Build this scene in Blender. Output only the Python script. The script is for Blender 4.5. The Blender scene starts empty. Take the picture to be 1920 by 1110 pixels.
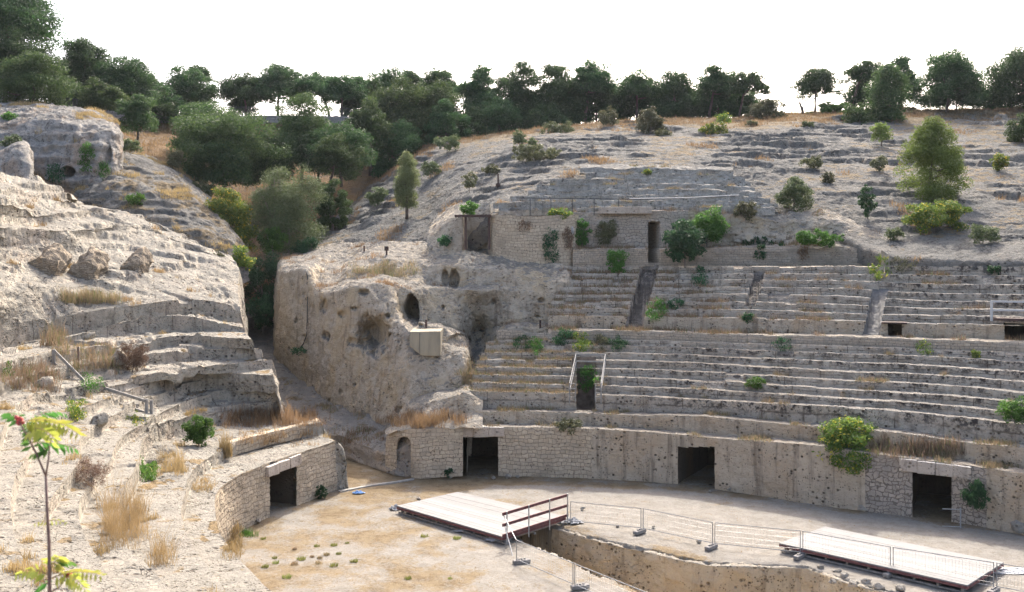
import bpy, math, random
import numpy as np
from mathutils import Vector, Matrix
R = math.radians
rng = np.random.default_rng(7)
random.seed(7)
SC = bpy.context.scene
COL = SC.collection
F, HZ, CAMH = 1844.0, 450.0, 12.15      # focal length and horizon of the photograph in its own pixels, eye height in metres

# ------------------------------------------------------------------ points
def P(px, py, Y):
    return np.array([(px - 960.0) / F * Y, Y, CAMH - (py - HZ) * Y / F])
def G(px, py, z):
    Y = (CAMH - z) * F / (py - HZ)
    return np.array([(px - 960.0) / F * Y, Y, z])
def hint(x, xp, fp):
    """cubic hermite interpolation through (xp, fp)"""
    x = np.asarray(x, float); xp = np.asarray(xp, float); fp = np.asarray(fp, float)
    if fp.ndim == 1: fp = fp[:, None]; one = True
    else: one = False
    d = np.diff(fp, axis=0) / np.diff(xp)[:, None]
    m = np.zeros_like(fp)
    m[1:-1] = (d[1:] + d[:-1]) / 2; m[0] = d[0]; m[-1] = d[-1]
    i = np.clip(np.searchsorted(xp, x, side='right') - 1, 0, len(xp) - 2)
    h = (xp[i + 1] - xp[i]); t = ((x - xp[i]) / h); t = np.clip(t, 0, 1)
    t = t[:, None]; h = h[:, None]
    r = (2*t**3 - 3*t**2 + 1)*fp[i] + (t**3 - 2*t**2 + t)*h*m[i] + (-2*t**3 + 3*t**2)*fp[i+1] + (t**3 - t**2)*h*m[i+1]
    return r[:, 0] if one else r

# ------------------------------------------------------------------ noise
def _h(ix, iy, iz, s):
    h = (ix.astype(np.uint32) * np.uint32(374761393)) ^ (iy.astype(np.uint32) * np.uint32(668265263)) ^ (iz.astype(np.uint32) * np.uint32(2246822519)) ^ np.uint32((s * 3266489917) & 0xffffffff)
    h = (h ^ (h >> np.uint32(15))) * np.uint32(2246822519)
    h = (h ^ (h >> np.uint32(13))) * np.uint32(3266489917)
    return h ^ (h >> np.uint32(16))
def perlin(p, seed=0):
    p = np.asarray(p, float); sh = p.shape[:-1]; p = p.reshape(-1, 3)
    i = np.floor(p).astype(np.int64); f = p - i
    u = f*f*f*(f*(f*6 - 15) + 10)
    out = 0
    for dx in (0, 1):
        wx = u[:, 0] if dx else 1 - u[:, 0]
        for dy in (0, 1):
            wy = u[:, 1] if dy else 1 - u[:, 1]
            for dz in (0, 1):
                wz = u[:, 2] if dz else 1 - u[:, 2]
                h = _h(i[:, 0] + dx, i[:, 1] + dy, i[:, 2] + dz, seed)
                gx = (h & np.uint32(255)).astype(float)/127.5 - 1
                gy = ((h >> np.uint32(8)) & np.uint32(255)).astype(float)/127.5 - 1
                gz = ((h >> np.uint32(16)) & np.uint32(255)).astype(float)/127.5 - 1
                out = out + wx*wy*wz*(gx*(f[:, 0] - dx) + gy*(f[:, 1] - dy) + gz*(f[:, 2] - dz))
    return out.reshape(sh)
def fbm(p, size=1.0, octv=4, seed=0, rough=0.5):
    p = np.asarray(p, float) / size
    a, s, t = 1.0, 0.0, 0.0
    for k in range(octv):
        s = s + a*perlin(p*(2.03**k) + 17.3*k, seed + k); t += a; a *= rough
    return s/t*1.6
def ridged(p, size=1.0, octv=4, seed=0, rough=0.5):
    p = np.asarray(p, float) / size
    a, s, t = 1.0, 0.0, 0.0
    for k in range(octv):
        s = s + a*(1 - 2.2*np.abs(perlin(p*(2.03**k) + 11.1*k, seed + k))); t += a; a *= rough
    return s/t
def worley(p, seed=0):
    """2-D cells: height of the own cell (0..1) and distance to the nearest border"""
    sh = p.shape[:-1]; q = p.reshape(-1, p.shape[-1])[:, :2]; i = np.floor(q).astype(np.int64)
    d1 = np.full(len(q), 9.); d2 = np.full(len(q), 9.); v = np.zeros(len(q)); z0 = np.zeros(len(q), np.int64)
    for dx in (-1, 0, 1):
        for dy in (-1, 0, 1):
            c = i + np.array([dx, dy]); h = _h(c[:, 0], c[:, 1], z0, seed)
            o = np.stack([(h & np.uint32(1023))/1023., ((h >> np.uint32(10)) & np.uint32(1023))/1023.], -1)
            d = np.linalg.norm(c + o - q, axis=1); w = ((h >> np.uint32(20)) & np.uint32(1023))/1023.
            n = d < d1; d2 = np.where(n, d1, np.minimum(d2, d)); v = np.where(n, w, v); d1 = np.minimum(d1, d)
    return v.reshape(sh), (d2 - d1).reshape(sh)
def sstep(a, b, x):
    t = np.clip((x - a)/(b - a), 0, 1); return t*t*(3 - 2*t)

# ------------------------------------------------------------------ meshes
def tag(o, label=None, cat=None, group=None, kind=None):
    if label: o['label'] = label
    if cat: o['category'] = cat
    if group: o['group'] = group
    if kind: o['kind'] = kind
    return o
LOCAL = [False]        # True while a thing is modelled about its own base instead of in the place
def link(name, me, mat, parent=None):
    o = bpy.data.objects.new(name, me); COL.objects.link(o)
    if mat is not None: me.materials.append(mat)
    if parent is not None:
        o.parent = parent
        if not LOCAL[0]:
            q = parent; off = Vector((0, 0, 0))
            while q is not None: off += q.location; q = q.parent
            me.transform(Matrix.Translation(-off))
    return o
def raw_mesh(name, V, Fq, smooth=True, uv=None, attrs=None):
    """V (n,3), Fq (m,k) with one k for every face"""
    V = np.asarray(V, np.float32); Fq = np.asarray(Fq, np.int32)
    k = Fq.shape[1]
    me = bpy.data.meshes.new(name)
    me.vertices.add(len(V)); me.vertices.foreach_set('co', V.ravel())
    me.loops.add(Fq.size); me.loops.foreach_set('vertex_index', Fq.ravel())
    me.polygons.add(len(Fq)); me.polygons.foreach_set('loop_start', np.arange(0, Fq.size, k, dtype=np.int32))
    me.polygons.foreach_set('loop_total', np.full(len(Fq), k, np.int32))
    me.polygons.foreach_set('use_smooth', np.full(len(Fq), smooth))
    if uv is not None:
        l = me.uv_layers.new(name='UVMap'); l.data.foreach_set('uv', np.asarray(uv, np.float32)[Fq.ravel()].ravel())
    for n, a in (attrs or {}).items():
        at = me.attributes.new(n, 'FLOAT', 'POINT'); at.data.foreach_set('value', np.asarray(a, np.float32).ravel())
    me.update(); me.validate()
    return me
def grid_faces(r, c, valid=None, off=0):
    i = np.arange(r*c).reshape(r, c) + off
    q = np.stack([i[:-1, :-1], i[:-1, 1:], i[1:, 1:], i[1:, :-1]], -1)
    if valid is not None: return q[valid]
    return q.reshape(-1, 4)
def grid_uv(A):
    du = np.linalg.norm(np.diff(A, axis=1), axis=2); dv = np.linalg.norm(np.diff(A, axis=0), axis=2)
    u = np.zeros(A.shape[:2]); v = np.zeros(A.shape[:2])
    u[:, 1:] = np.cumsum(du.mean(0))[None, :]; v[1:] = np.cumsum(dv.mean(1))[:, None]
    return np.stack([u, v], -1).reshape(-1, 2)
def compact(V, Fq, *arrs):
    used = np.unique(Fq); m = np.full(len(V), -1); m[used] = np.arange(len(used))
    return (V[used], m[Fq]) + tuple(None if a is None else np.asarray(a).reshape(len(V), -1)[used].squeeze() for a in arrs)
SCATTER = {}
def grid_obj(name, A, mat, valid=None, parent=None, attrs=None, uv=True, flip=False, scatter=None):
    r, c = A.shape[:2]
    Fq = grid_faces(r, c, valid)
    if flip: Fq = Fq[:, ::-1]
    V = A.reshape(-1, 3); U = grid_uv(A) if uv else None
    names = list((attrs or {}).keys())
    res = compact(V, Fq, U, *[attrs[n] for n in names])
    at = {n: res[3 + k] for k, n in enumerate(names)}
    me = raw_mesh(name, res[0], res[1], True, res[2], at)
    if scatter:
        n = normals(A).reshape(-1, 3)
        used = np.unique(Fq)
        SCATTER.setdefault(scatter, []).append((V[used], n[used]))
    return link(name, me, mat, parent)
def normals(A):
    du = np.gradient(A, axis=1); dv = np.gradient(A, axis=0)
    n = np.cross(du, dv); l = np.linalg.norm(n, axis=2, keepdims=True); n = n/np.maximum(l, 1e-9)
    return n
def blur(A, n=1):
    for _ in range(n):
        B = A.copy()
        B[1:-1] = (A[:-2] + 2*A[1:-1] + A[2:])/4
        C = B.copy(); C[:, 1:-1] = (B[:, :-2] + 2*B[:, 1:-1] + B[:, 2:])/4
        A = C
    return A
def rough(A, amps, seed=0, vec=0.0, vsize=0.5):
    """push a grid along its own normals by noise: amps = [(size, amplitude, kind)]"""
    n = blur(normals(A), 2)
    d = np.zeros(A.shape[:2])
    for k, (s, a, kind) in enumerate(amps):
        f = ridged if kind == 'r' else fbm
        q = A*np.array([1, 1, 2.2]) if kind == 's' else A
        d += a*f(q, s, 4, seed + 31*k)
    B = A + n*d[..., None]
    if vec:
        for j in range(3): B[..., j] += vec*fbm(A, vsize, 3, seed + 100 + j)
    return B
def loft(polys, segs):
    rows = []; idx = [0]
    for a, b, n in zip(polys[:-1], polys[1:], segs):
        for k in range(n): rows.append(a + (b - a)*(k/n))
        idx.append(idx[-1] + n)
    rows.append(polys[-1])
    return np.array(rows), idx
def box(c, s, rot=0.0):
    x, y, z = np.array(s)/2.0
    V = np.array([[i*x, j*y, k*z] for k in (-1, 1) for j in (-1, 1) for i in (-1, 1)])
    cr, sr = math.cos(rot), math.sin(rot)
    V = V @ np.array([[cr, sr, 0], [-sr, cr, 0], [0, 0, 1]]) + np.array(c)
    Fq = np.array([[0, 2, 3, 1], [4, 5, 7, 6], [0, 1, 5, 4], [2, 6, 7, 3], [0, 4, 6, 2], [1, 3, 7, 5]])
    return V, Fq
def bar(a, b, w, h=None, up=(0, 0, 1)):
    """rectangular bar from a to b"""
    h = h or w
    a = np.array(a, float); b = np.array(b, float); d = b - a; d /= np.linalg.norm(d)
    u = np.array(up, float)
    if abs(d @ u) > .95: u = np.array([0, 1., 0])
    s = np.cross(d, u); s /= np.linalg.norm(s); t = np.cross(s, d)
    V = []
    for p in (a, b):
        for (i, j) in ((-1, -1), (1, -1), (1, 1), (-1, 1)): V.append(p + s*i*w/2 + t*j*h/2)
    Fq = [[0, 1, 2, 3], [7, 6, 5, 4], [0, 4, 5, 1], [1, 5, 6, 2], [2, 6, 7, 3], [3, 7, 4, 0]]
    return np.array(V), np.array(Fq)
def tube(pts, rad, n=7, cap=True):
    pts = np.array(pts, float); m = len(pts)
    rad = np.full(m, rad) if np.isscalar(rad) else np.array(rad)
    V = []; up = np.array([0.13, 0.31, 0.94])
    for k in range(m):
        d = pts[min(k + 1, m - 1)] - pts[max(k - 1, 0)]; d = d/max(np.linalg.norm(d), 1e-9)
        u = up if abs(d @ up) < .95 else np.array([1., 0, 0])
        s = np.cross(d, u); s /= np.linalg.norm(s); t = np.cross(s, d)
        for j in range(n):
            a = 2*math.pi*j/n; V.append(pts[k] + rad[k]*(s*math.cos(a) + t*math.sin(a)))
    Fq = []
    for k in range(m - 1):
        for j in range(n):
            Fq.append([k*n + j, k*n + (j + 1) % n, (k + 1)*n + (j + 1) % n, (k + 1)*n + j])
    V = np.array(V); Fq = np.array(Fq)
    if cap:
        c0 = len(V); V = np.vstack([V, pts[:1], pts[-1:]])
        e = [[c0, (j + 1) % n, j, j] for j in range(n)] + [[c0 + 1, (m-1)*n + j, (m-1)*n + (j + 1) % n, (m-1)*n + (j + 1) % n] for j in range(n)]
        Fq = np.vstack([Fq, e])
    return V, Fq
def join(parts):
    V = []; Fq = []; o = 0
    for v, f in parts:
        V.append(v); Fq.append(np.asarray(f) + o); o += len(v)
    return np.vstack(V), np.vstack(Fq)
def solid(name, parts, mat, parent=None, bevel=0.0, smooth=False):
    """boxes, bars and tubes as ONE mesh object; degenerate quads become triangles"""
    V, Fq = join(parts) if isinstance(parts, list) else parts
    faces = [list(dict.fromkeys(f)) for f in Fq.tolist()]
    me = bpy.data.meshes.new(name); me.from_pydata(V.tolist(), [], faces)
    if smooth: me.polygons.foreach_set('use_smooth', [True]*len(me.polygons))
    me.update()
    o = link(name, me, mat, parent)
    if bevel:
        m = o.modifiers.new('Bevel', 'BEVEL'); m.width = bevel; m.segments = 2; m.limit_method = 'ANGLE'
    return o
def empty(name, loc, label, cat, group=None, rot=0.0, kind=None):
    o = bpy.data.objects.new(name, None); COL.objects.link(o); o.location = loc; o.rotation_euler = (0, 0, rot)
    o.empty_display_size = 0.2
    return tag(o, label, cat, group, kind)

# ------------------------------------------------------------------ materials
class Mat:
    def __init__(s, name):
        s.m = bpy.data.materials.new(name); s.m.use_nodes = True; s.t = s.m.node_tree; s.t.nodes.clear()
        s.out = s.n('ShaderNodeOutputMaterial')
    def n(s, typ, props=None, **inp):
        x = s.t.nodes.new(typ)
        for k, v in (props or {}).items(): setattr(x, k, v)
        for k, v in inp.items(): s.set(x, k.replace('_', ' '), v)
        return x
    def set(s, x, k, v):
        sock = x.inputs[int(k[1:])] if k.startswith('#') else x.inputs[k]
        if isinstance(v, bpy.types.NodeSocket): s.t.links.new(v, sock)
        elif isinstance(v, bpy.types.Node): s.t.links.new(v.outputs[0], sock)
        else:
            if hasattr(sock.default_value, '__len__') and len(sock.default_value) == 4 and hasattr(v, '__len__') and len(v) == 3: v = tuple(v) + (1,)
            sock.default_value = v
    def pos(s): return s.n('ShaderNodeNewGeometry').outputs['Position']
    def nz(s):
        g = s.n('ShaderNodeNewGeometry'); x = s.n('ShaderNodeSeparateXYZ'); s.set(x, '#0', g.outputs['Normal']); return x.outputs['Z']
    def uv(s): return s.n('ShaderNodeTexCoord').outputs['UV']
    def mapv(s, v, sc=(1, 1, 1), loc=(0, 0, 0)):
        x = s.n('ShaderNodeMapping'); s.set(x, 'Vector', v); x.inputs['Scale'].default_value = sc; x.inputs['Location'].default_value = loc; return x.outputs[0]
    def noise(s, v, scale, detail=5, rough=.55, dist=0):
        x = s.n('ShaderNodeTexNoise'); s.set(x, 'Vector', v); s.set(x, 'Scale', scale); s.set(x, 'Detail', detail); s.set(x, 'Roughness', rough); s.set(x, 'Distortion', dist); return x.outputs['Fac']
    def vor(s, v, scale, feature='F1', rnd=1.0):
        x = s.n('ShaderNodeTexVoronoi', {'feature': feature}); s.set(x, 'Vector', v); s.set(x, 'Scale', scale); s.set(x, 'Randomness', rnd); return x
    def ramp(s, f, a, b, lo=0.0, hi=1.0):
        x = s.n('ShaderNodeMapRange', {'interpolation_type': 'SMOOTHSTEP'}); s.set(x, 'Value', f)
        x.inputs['From Min'].default_value = a; x.inputs['From Max'].default_value = b; x.inputs['To Min'].default_value = lo; x.inputs['To Max'].default_value = hi
        return x.outputs[0]
    def mix(s, f, a, b, mode='MIX'):
        x = s.n('ShaderNodeMix', {'data_type': 'RGBA', 'blend_type': mode})
        for k, v in (('#0', f), ('#6', a), ('#7', b)): s.set(x, k, v)
        return x.outputs[2]
    def math(s, op, a, b=0.0, clamp=False):
        x = s.n('ShaderNodeMath', {'operation': op, 'use_clamp': clamp}); s.set(x, '#0', a); s.set(x, '#1', b); return x.outputs[0]
    def attr(s, name): return s.n('ShaderNodeAttribute', {'attribute_name': name}).outputs['Fac']
    def bump(s, h, strength, dist, normal=None):
        x = s.n('ShaderNodeBump'); s.set(x, 'Strength', strength); s.set(x, 'Distance', dist); s.set(x, 'Height', h)
        if normal is not None: s.set(x, 'Normal', normal)
        return x.outputs[0]
    def finish(s, color, rough=.9, normal=None, metallic=0.0, spec=.2):
        b = s.n('ShaderNodeBsdfPrincipled'); s.set(b, 'Base Color', color); s.set(b, 'Roughness', rough); s.set(b, 'Metallic', metallic); s.set(b, 'Specular IOR Level', spec)
        if normal is not None: s.set(b, 'Normal', normal)
        s.t.links.new(b.outputs[0], s.out.inputs[0]); s.bsdf = b
        return s.m

def rock(name, a, b, top, dark, pits=.5, lichen=0.0, streak=.3, bump=.5, ochre=None, ochre_amt=0.0, grass=None, lip=0.0, joints=0.0, tread_shade=None, cracks=.6, course=0.0, lumps=1.2, speck=.35, jall=0.0):
    """weathered limestone: blotches, pits, vertical stains, lichen"""
    m = Mat(name); p = m.pos()
    big = m.noise(p, .28, 5, .6); mid = m.noise(p, 1.9, 7, .65); fine = m.noise(p, 9.0, 6, .7)
    col = m.mix(m.ramp(big, .35, .65), a, b)
    col = m.mix(m.ramp(mid, .30, .72, 0, .55), col, tuple(x*.72 for x in a))
    if ochre is not None:
        o = m.noise(m.mapv(p, (1, 1, .6), (3, 7, 1)), .55, 6, .6)
        col = m.mix(m.math('MULTIPLY', m.ramp(o, .47, .64), ochre_amt), col, ochre)
    st = m.noise(m.mapv(p, (1.6, 1.6, .16)), 1.5, 6, .65)
    sidef = m.ramp(m.nz(), .35, .75, 1, 0)
    col = m.mix(m.math('MULTIPLY', m.math('MULTIPLY', m.ramp(st, .5, .68), sidef), streak), col, dark)
    tn = m.ramp(m.math('ADD', m.nz(), m.ramp(mid, .3, .7, -.25, .25)), .55, .9)
    tc = m.mix(m.ramp(fine, .35, .65), top, tuple(x*.78 for x in top))
    if tread_shade is not None: tc = m.mix(m.math('MULTIPLY', m.ramp(m.attr('pale'), 0, 1, 1, 0), m.ramp(mid, .25, .5, .7, 1)), tc, tread_shade)  # shade painted into the tread tops wherever the pale mask is low
    col = m.mix(m.math('MULTIPLY', tn, .85), col, tc)
    v = m.vor(m.mapv(p, (1, 1, 1.2)), 3.2); dpit = m.ramp(v.outputs['Distance'], .10, .30, 1, 0)
    pm = m.math('MULTIPLY', dpit, m.ramp(m.noise(p, .9, 4), .42, .56))
    v2 = m.vor(p, 8.5); dp2 = m.math('MULTIPLY', m.ramp(v2.outputs['Distance'], .12, .34, 1, 0), m.ramp(m.noise(p, 1.4, 4), .40, .56))
    pm = m.math('MAXIMUM', pm, m.math('MULTIPLY', dp2, .8))
    col = m.mix(m.math('MULTIPLY', pm, pits), col, dark)
    if lichen:
        lf = m.noise(p, 2.6, 8, .75)
        base = m.ramp(m.noise(p, .33, 4), .30, .50)
        if lip:
            la = m.attr('lip'); base = m.math('MULTIPLY', base, m.ramp(la, .2, .8, 1 - lip, 1))
            base = m.math('MULTIPLY', base, m.ramp(m.attr('dark'), 0, 1, .25, 1.25))
        col = m.mix(m.math('MULTIPLY', m.math('MULTIPLY', m.ramp(lf, .465, .585), base), lichen, True), col, (.05, .042, .038))
    if course:
        la = m.math('ADD', m.attr('lip'), m.math('MULTIPLY', m.math('SUBTRACT', mid, .5), .35))
        cl_ = m.math('MULTIPLY', m.ramp(m.math('ABSOLUTE', m.math('SUBTRACT', la, .52)), .02, .09, 1, 0), m.ramp(m.noise(p, .8, 3), .40, .56))
        col = m.mix(m.math('MULTIPLY', m.math('MULTIPLY', cl_, sidef), course), col, dark)
    if joints:
        br = m.n('ShaderNodeTexBrick', {'offset': .37, 'squash': 1.0}); s_ = m.uv(); m.set(br, 'Vector', m.mapv(s_, (1, 0, 1), (0, 20, 0))); m.set(br, 'Scale', .62); m.set(br, 'Mortar Size', .016); m.set(br, 'Brick Width', 1.3); m.set(br, 'Row Height', 50.0)
        jn = m.math('MULTIPLY', m.math('MULTIPLY', br.outputs['Fac'], joints), m.ramp(m.noise(p, .8, 3), .42, .55)); col = m.mix(m.math('MULTIPLY', jn, m.math('MAXIMUM', sidef, jall)), col, dark)
    wv = m.n('ShaderNodeTexNoise'); m.set(wv, 'Vector', p); m.set(wv, 'Scale', 1.1); m.set(wv, 'Detail', 4)
    ws = m.n('ShaderNodeVectorMath', {'operation': 'SCALE'}); m.set(ws, '#0', wv.outputs['Color']); ws.inputs['Scale'].default_value = 1.3
    wa = m.n('ShaderNodeVectorMath', {'operation': 'ADD'}); m.set(wa, '#0', m.mapv(p, (.8, .8, 1.5))); m.set(wa, '#1', ws.outputs[0])
    ce = m.vor(wa.outputs[0], 1.25, 'DISTANCE_TO_EDGE'); crk = m.math('MULTIPLY', m.ramp(ce.outputs['Distance'], .0, .035, 1, 0), m.ramp(m.noise(p, .9, 4), .48, .62))
    col = m.mix(m.math('MULTIPLY', crk, .55*cracks), col, dark)
    sp_n = m.noise(p, 16, 5, .75); col = m.mix(m.math('MULTIPLY', m.math('MULTIPLY', m.ramp(sp_n, .52, .66), m.ramp(m.noise(p, 1.3, 4), .35, .6)), speck), col, tuple(x*.35 for x in a))
    if grass is not None:
        gf = m.noise(p, .45, 7, .7); ga = m.attr('grass')
        gm = m.math('MULTIPLY', m.ramp(m.math('ADD', gf, m.math('MULTIPLY', ga, .5)), .56, .66), m.ramp(m.nz(), .45, .7))
        gcol = m.mix(m.ramp(m.noise(p, 6, 5, .7), .35, .65), grass, tuple(x*.55 for x in grass))
        col = m.mix(gm, col, gcol)
    h = m.math('ADD', m.math('MULTIPLY', mid, lumps), m.math('MULTIPLY', fine, .6))
    h = m.math('SUBTRACT', h, m.math('MULTIPLY', pm, .6))
    h = m.math('SUBTRACT', h, m.math('MULTIPLY', crk, .7*cracks))
    h = m.math('ADD', h, m.math('MULTIPLY', m.noise(m.mapv(p, (1.2, 1.2, 5.0)), 1.4, 6, .65), .5))
    nrm = m.bump(h, bump, .16)
    return m.finish(col, .95, nrm, spec=.1)

def masonry(name, a, b, mortar, scale=(1, 1, 1), w=.42, hgt=.24, bump=.8, warp=.12, stain=None, msize=.022, bare=.4):
    m = Mat(name); uv = m.uv(); p = m.pos()
    nx = m.n('ShaderNodeTexNoise'); m.set(nx, 'Vector', p); m.set(nx, 'Scale', 1.7); m.set(nx, 'Detail', 3)
    sub = m.n('ShaderNodeVectorMath', {'operation': 'SUBTRACT'}); m.set(sub, '#0', nx.outputs['Color']); sub.inputs[1].default_value = (.5, .5, .5)
    scl = m.n('ShaderNodeVectorMath', {'operation': 'SCALE'}); m.set(scl, '#0', sub.outputs[0]); scl.inputs['Scale'].default_value = warp*2
    add = m.n('ShaderNodeVectorMath', {'operation': 'ADD'}); m.set(add, '#0', uv); m.set(add, '#1', scl.outputs[0])
    br = m.n('ShaderNodeTexBrick', {'offset': .43, 'squash': .72, 'squash_frequency': 3, 'offset_frequency': 2}); m.set(br, 'Vector', m.mapv(add.outputs[0], scale))
    m.set(br, 'Scale', 1.0); m.set(br, 'Brick Width', w); m.set(br, 'Row Height', hgt); m.set(br, 'Mortar Size', msize); m.set(br, 'Mortar Smooth', .35); m.set(br, 'Bias', -.1)
    m.set(br, 'Color1', a); m.set(br, 'Color2', b); m.set(br, 'Mortar', mortar)
    fine = m.noise(p, 7, 6, .7); big = m.noise(p, .5, 4)
    col = m.mix(m.ramp(fine, .3, .75, 0, .5), br.outputs['Color'], tuple(x*.55 for x in a))
    col = m.mix(m.ramp(big, .5, .68, 0, .6), col, stain or tuple(x*.7 for x in b))
    bm = m.math('MULTIPLY', m.ramp(m.math('ADD', m.math('MULTIPLY', m.noise(p, .55, 5, .65), .8), m.math('MULTIPLY', m.noise(p, 2.2, 4), .3)), .56, .68), bare)
    v = m.vor(p, 5.5); pt = m.math('MULTIPLY', m.ramp(v.outputs['Distance'], .10, .3, 1, 0), m.ramp(m.noise(p, 1.2, 3), .42, .58))
    col = m.mix(bm, col, m.mix(m.ramp(m.noise(p, 2.4, 6, .7), .3, .7), tuple(x*.72 for x in b), a))
    col = m.mix(m.math('MULTIPLY', pt, .7), col, (.10, .075, .055))
    h = m.math('ADD', m.math('MULTIPLY', m.math('MULTIPLY', br.outputs['Fac'], m.math('SUBTRACT', 1.0, bm)), -1.0), m.math('MULTIPLY', fine, .7))
    h = m.math('SUBTRACT', h, m.math('MULTIPLY', pt, .6))
    h = m.math('ADD', h, m.math('MULTIPLY', m.noise(p, 3.1, 3), .8))
    return m.finish(col, .95, m.bump(h, bump, .07), spec=.1)

def plain(name, col, var=.25, scale=6.0, rough=.8, bump=.2, metallic=0.0, dist=.01, stretch=(1, 1, 1), spec=.3):
    m = Mat(name); tc = m.n('ShaderNodeTexCoord').outputs['Object']
    f = m.noise(m.mapv(tc, stretch), scale, 6, .65)
    c = m.mix(m.ramp(f, .3, .7), tuple(x*(1 - var) for x in col), tuple(min(1, x*(1 + var)) for x in col))
    return m.finish(c, rough, m.bump(f, bump, dist), metallic, spec)

def leafmat(name, a, b, c=None, camt=0.0, trans=.35, rough=.6):
    """foliage: colour changes leaf by leaf (attribute 'rnd'), light passes through"""
    m = Mat(name); r = m.attr('rnd'); p = m.pos()
    oi = m.n('ShaderNodeObjectInfo').outputs['Random']
    col = m.mix(r, a, b)
    col = m.mix(m.ramp(m.noise(p, .7, 4), .35, .65, 0, .55), col, tuple(x*.6 for x in a))
    if c is not None: col = m.mix(m.math('GREATER_THAN', r, 1 - camt), col, c)
    hsv = m.n('ShaderNodeHueSaturation'); m.set(hsv, 'Color', col); m.set(hsv, 'Value', m.ramp(oi, 0, 1, .82, 1.2)); m.set(hsv, 'Hue', m.ramp(oi, 0, 1, .485, .512))
    b1 = m.n('ShaderNodeBsdfPrincipled'); m.set(b1, 'Base Color', hsv.outputs[0]); m.set(b1, 'Roughness', rough); m.set(b1, 'Specular IOR Level', .25)
    b2 = m.n('ShaderNodeBsdfTranslucent'); m.set(b2, 'Color', hsv.outputs[0])
    mx = m.n('ShaderNodeMixShader'); m.set(mx, '#0', trans); m.set(mx, '#1', b1.outputs[0]); m.set(mx, '#2', b2.outputs[0])
    m.t.links.new(mx.outputs[0], m.out.inputs[0])
    return m.m
# ------------------------------------------------------------------ camera, sun, sky
cam = bpy.data.cameras.new('camera'); co = bpy.data.objects.new('camera', cam); COL.objects.link(co)
co.location = (0, 0, CAMH); co.rotation_euler = (R(90), 0, 0)
cam.sensor_width = 36; cam.lens = 36*F/1920; cam.shift_y = -(555 - HZ)/1920; cam.clip_end = 2000; cam.clip_start = .05
SC.camera = co
SUN_EL, SUN_AZ = 44.0, 12.0
sd = Vector((math.sin(R(SUN_AZ))*math.cos(R(SUN_EL)), math.cos(R(SUN_AZ))*math.cos(R(SUN_EL)), math.sin(R(SUN_EL))))
sun = bpy.data.lights.new('sun', 'SUN'); so = bpy.data.objects.new('sun', sun); COL.objects.link(so)
sun.energy = 2.0; sun.angle = R(.53); sun.color = (1, .965, .90); so.rotation_mode = 'QUATERNION'; so.rotation_quaternion = sd.to_track_quat('Z', 'Y'); so.location = (0, 60, 90)
w = bpy.data.worlds.new('World'); SC.world = w; w.use_nodes = True
nt = w.node_tree; bg = nt.nodes['Background']
sky = nt.nodes.new('ShaderNodeTexSky'); sky.sky_type = 'NISHITA'; sky.sun_disc = False
sky.sun_elevation = R(SUN_EL); sky.sun_rotation = R(SUN_AZ); sky.air_density = .8; sky.dust_density = 6.0; sky.ozone_density = .6; sky.altitude = 60
nt.links.new(sky.outputs[0], bg.inputs[0]); bg.inputs[1].default_value = .15
SC.view_settings.view_transform = 'Standard'; SC.view_settings.look = 'None'; SC.view_settings.exposure = 1.95; SC.view_settings.gamma = 1

# ------------------------------------------------------------------ materials of the setting
BEIGE, BEIGE2, DARK = (.50, .41, .30), (.44, .36, .27), (.09, .068, .05)
PALE, PALE2, GREYTOP = (.41, .363, .285), (.345, .307, .245), (.45, .42, .38)
DRY = (.185, .14, .085)
M_POD = rock('podium_limestone', BEIGE, (.46, .37, .27), (.20, .182, .155), DARK, pits=1.0, streak=.6, bump=.9, cracks=.25, ochre=(.42, .29, .17), ochre_amt=.4)
M_ROW = rock('seat_limestone', (.48, .41, .32), (.41, .35, .28), (.18, .17, .152), DARK, pits=1.0, lichen=.8, cracks=.5, streak=.5, bump=.8, lip=.75, joints=.8, course=.7, tread_shade=(.125, .114, .098), ochre=(.36, .27, .18), ochre_amt=.35)
M_HILL = rock('grey_limestone', (.172, .163, .142), (.138, .130, .115), (.150, .143, .128), (.045, .04, .035), pits=1.0, lichen=.4, cracks=.8, streak=.4, bump=.9, ochre=(.40, .32, .23), ochre_amt=.35, grass=DRY)
M_CLIFF = rock('ochre_limestone', (.47, .39, .285), (.42, .36, .28), (.19, .177, .155), (.13, .09, .06), pits=.65, streak=.5, bump=1.0, ochre=(.46, .345, .20), ochre_amt=.5)
M_LEFT = rock('pale_limestone', PALE, PALE2, (.245, .226, .19), (.085, .065, .05), pits=.9, streak=.45, bump=.9, lichen=.25, lumps=.5, speck=.5, cracks=.9, joints=.75, jall=1.0, ochre=(.47, .37, .28), ochre_amt=.4, grass=(.23, .165, .09))
M_EARTH = rock('hill_earth', (.12, .085, .055), (.09, .065, .045), (.13, .09, .055), (.05, .035, .025), pits=.4, streak=.2, bump=.6, grass=(.17, .105, .05))
M_MASON = masonry('block_masonry', (.53, .43, .305), (.42, .34, .245), (.24, .185, .135), w=.34, hgt=.20, warp=.18, msize=.016, bump=.9, bare=.45)
M_SMALLM = masonry('small_block_masonry', (.44, .365, .275), (.35, .295, .23), (.17, .135, .105), w=.30, hgt=.15, warp=.08, msize=.013, bare=.7)
M_RUBBLE = masonry('rubble_masonry', (.42, .345, .27), (.31, .26, .21), (.15, .12, .095), w=.31, hgt=.19, warp=.36, msize=.024)
M_BRICK = masonry('old_brick', (.36, .29, .205), (.29, .235, .17), (.17, .135, .10), w=.30, hgt=.10, warp=.09, msize=.018, bare=.8)
M_INNER = plain('dark_earth', (.13, .10, .075), .4, 3, .95, .4, dist=.05)

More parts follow.
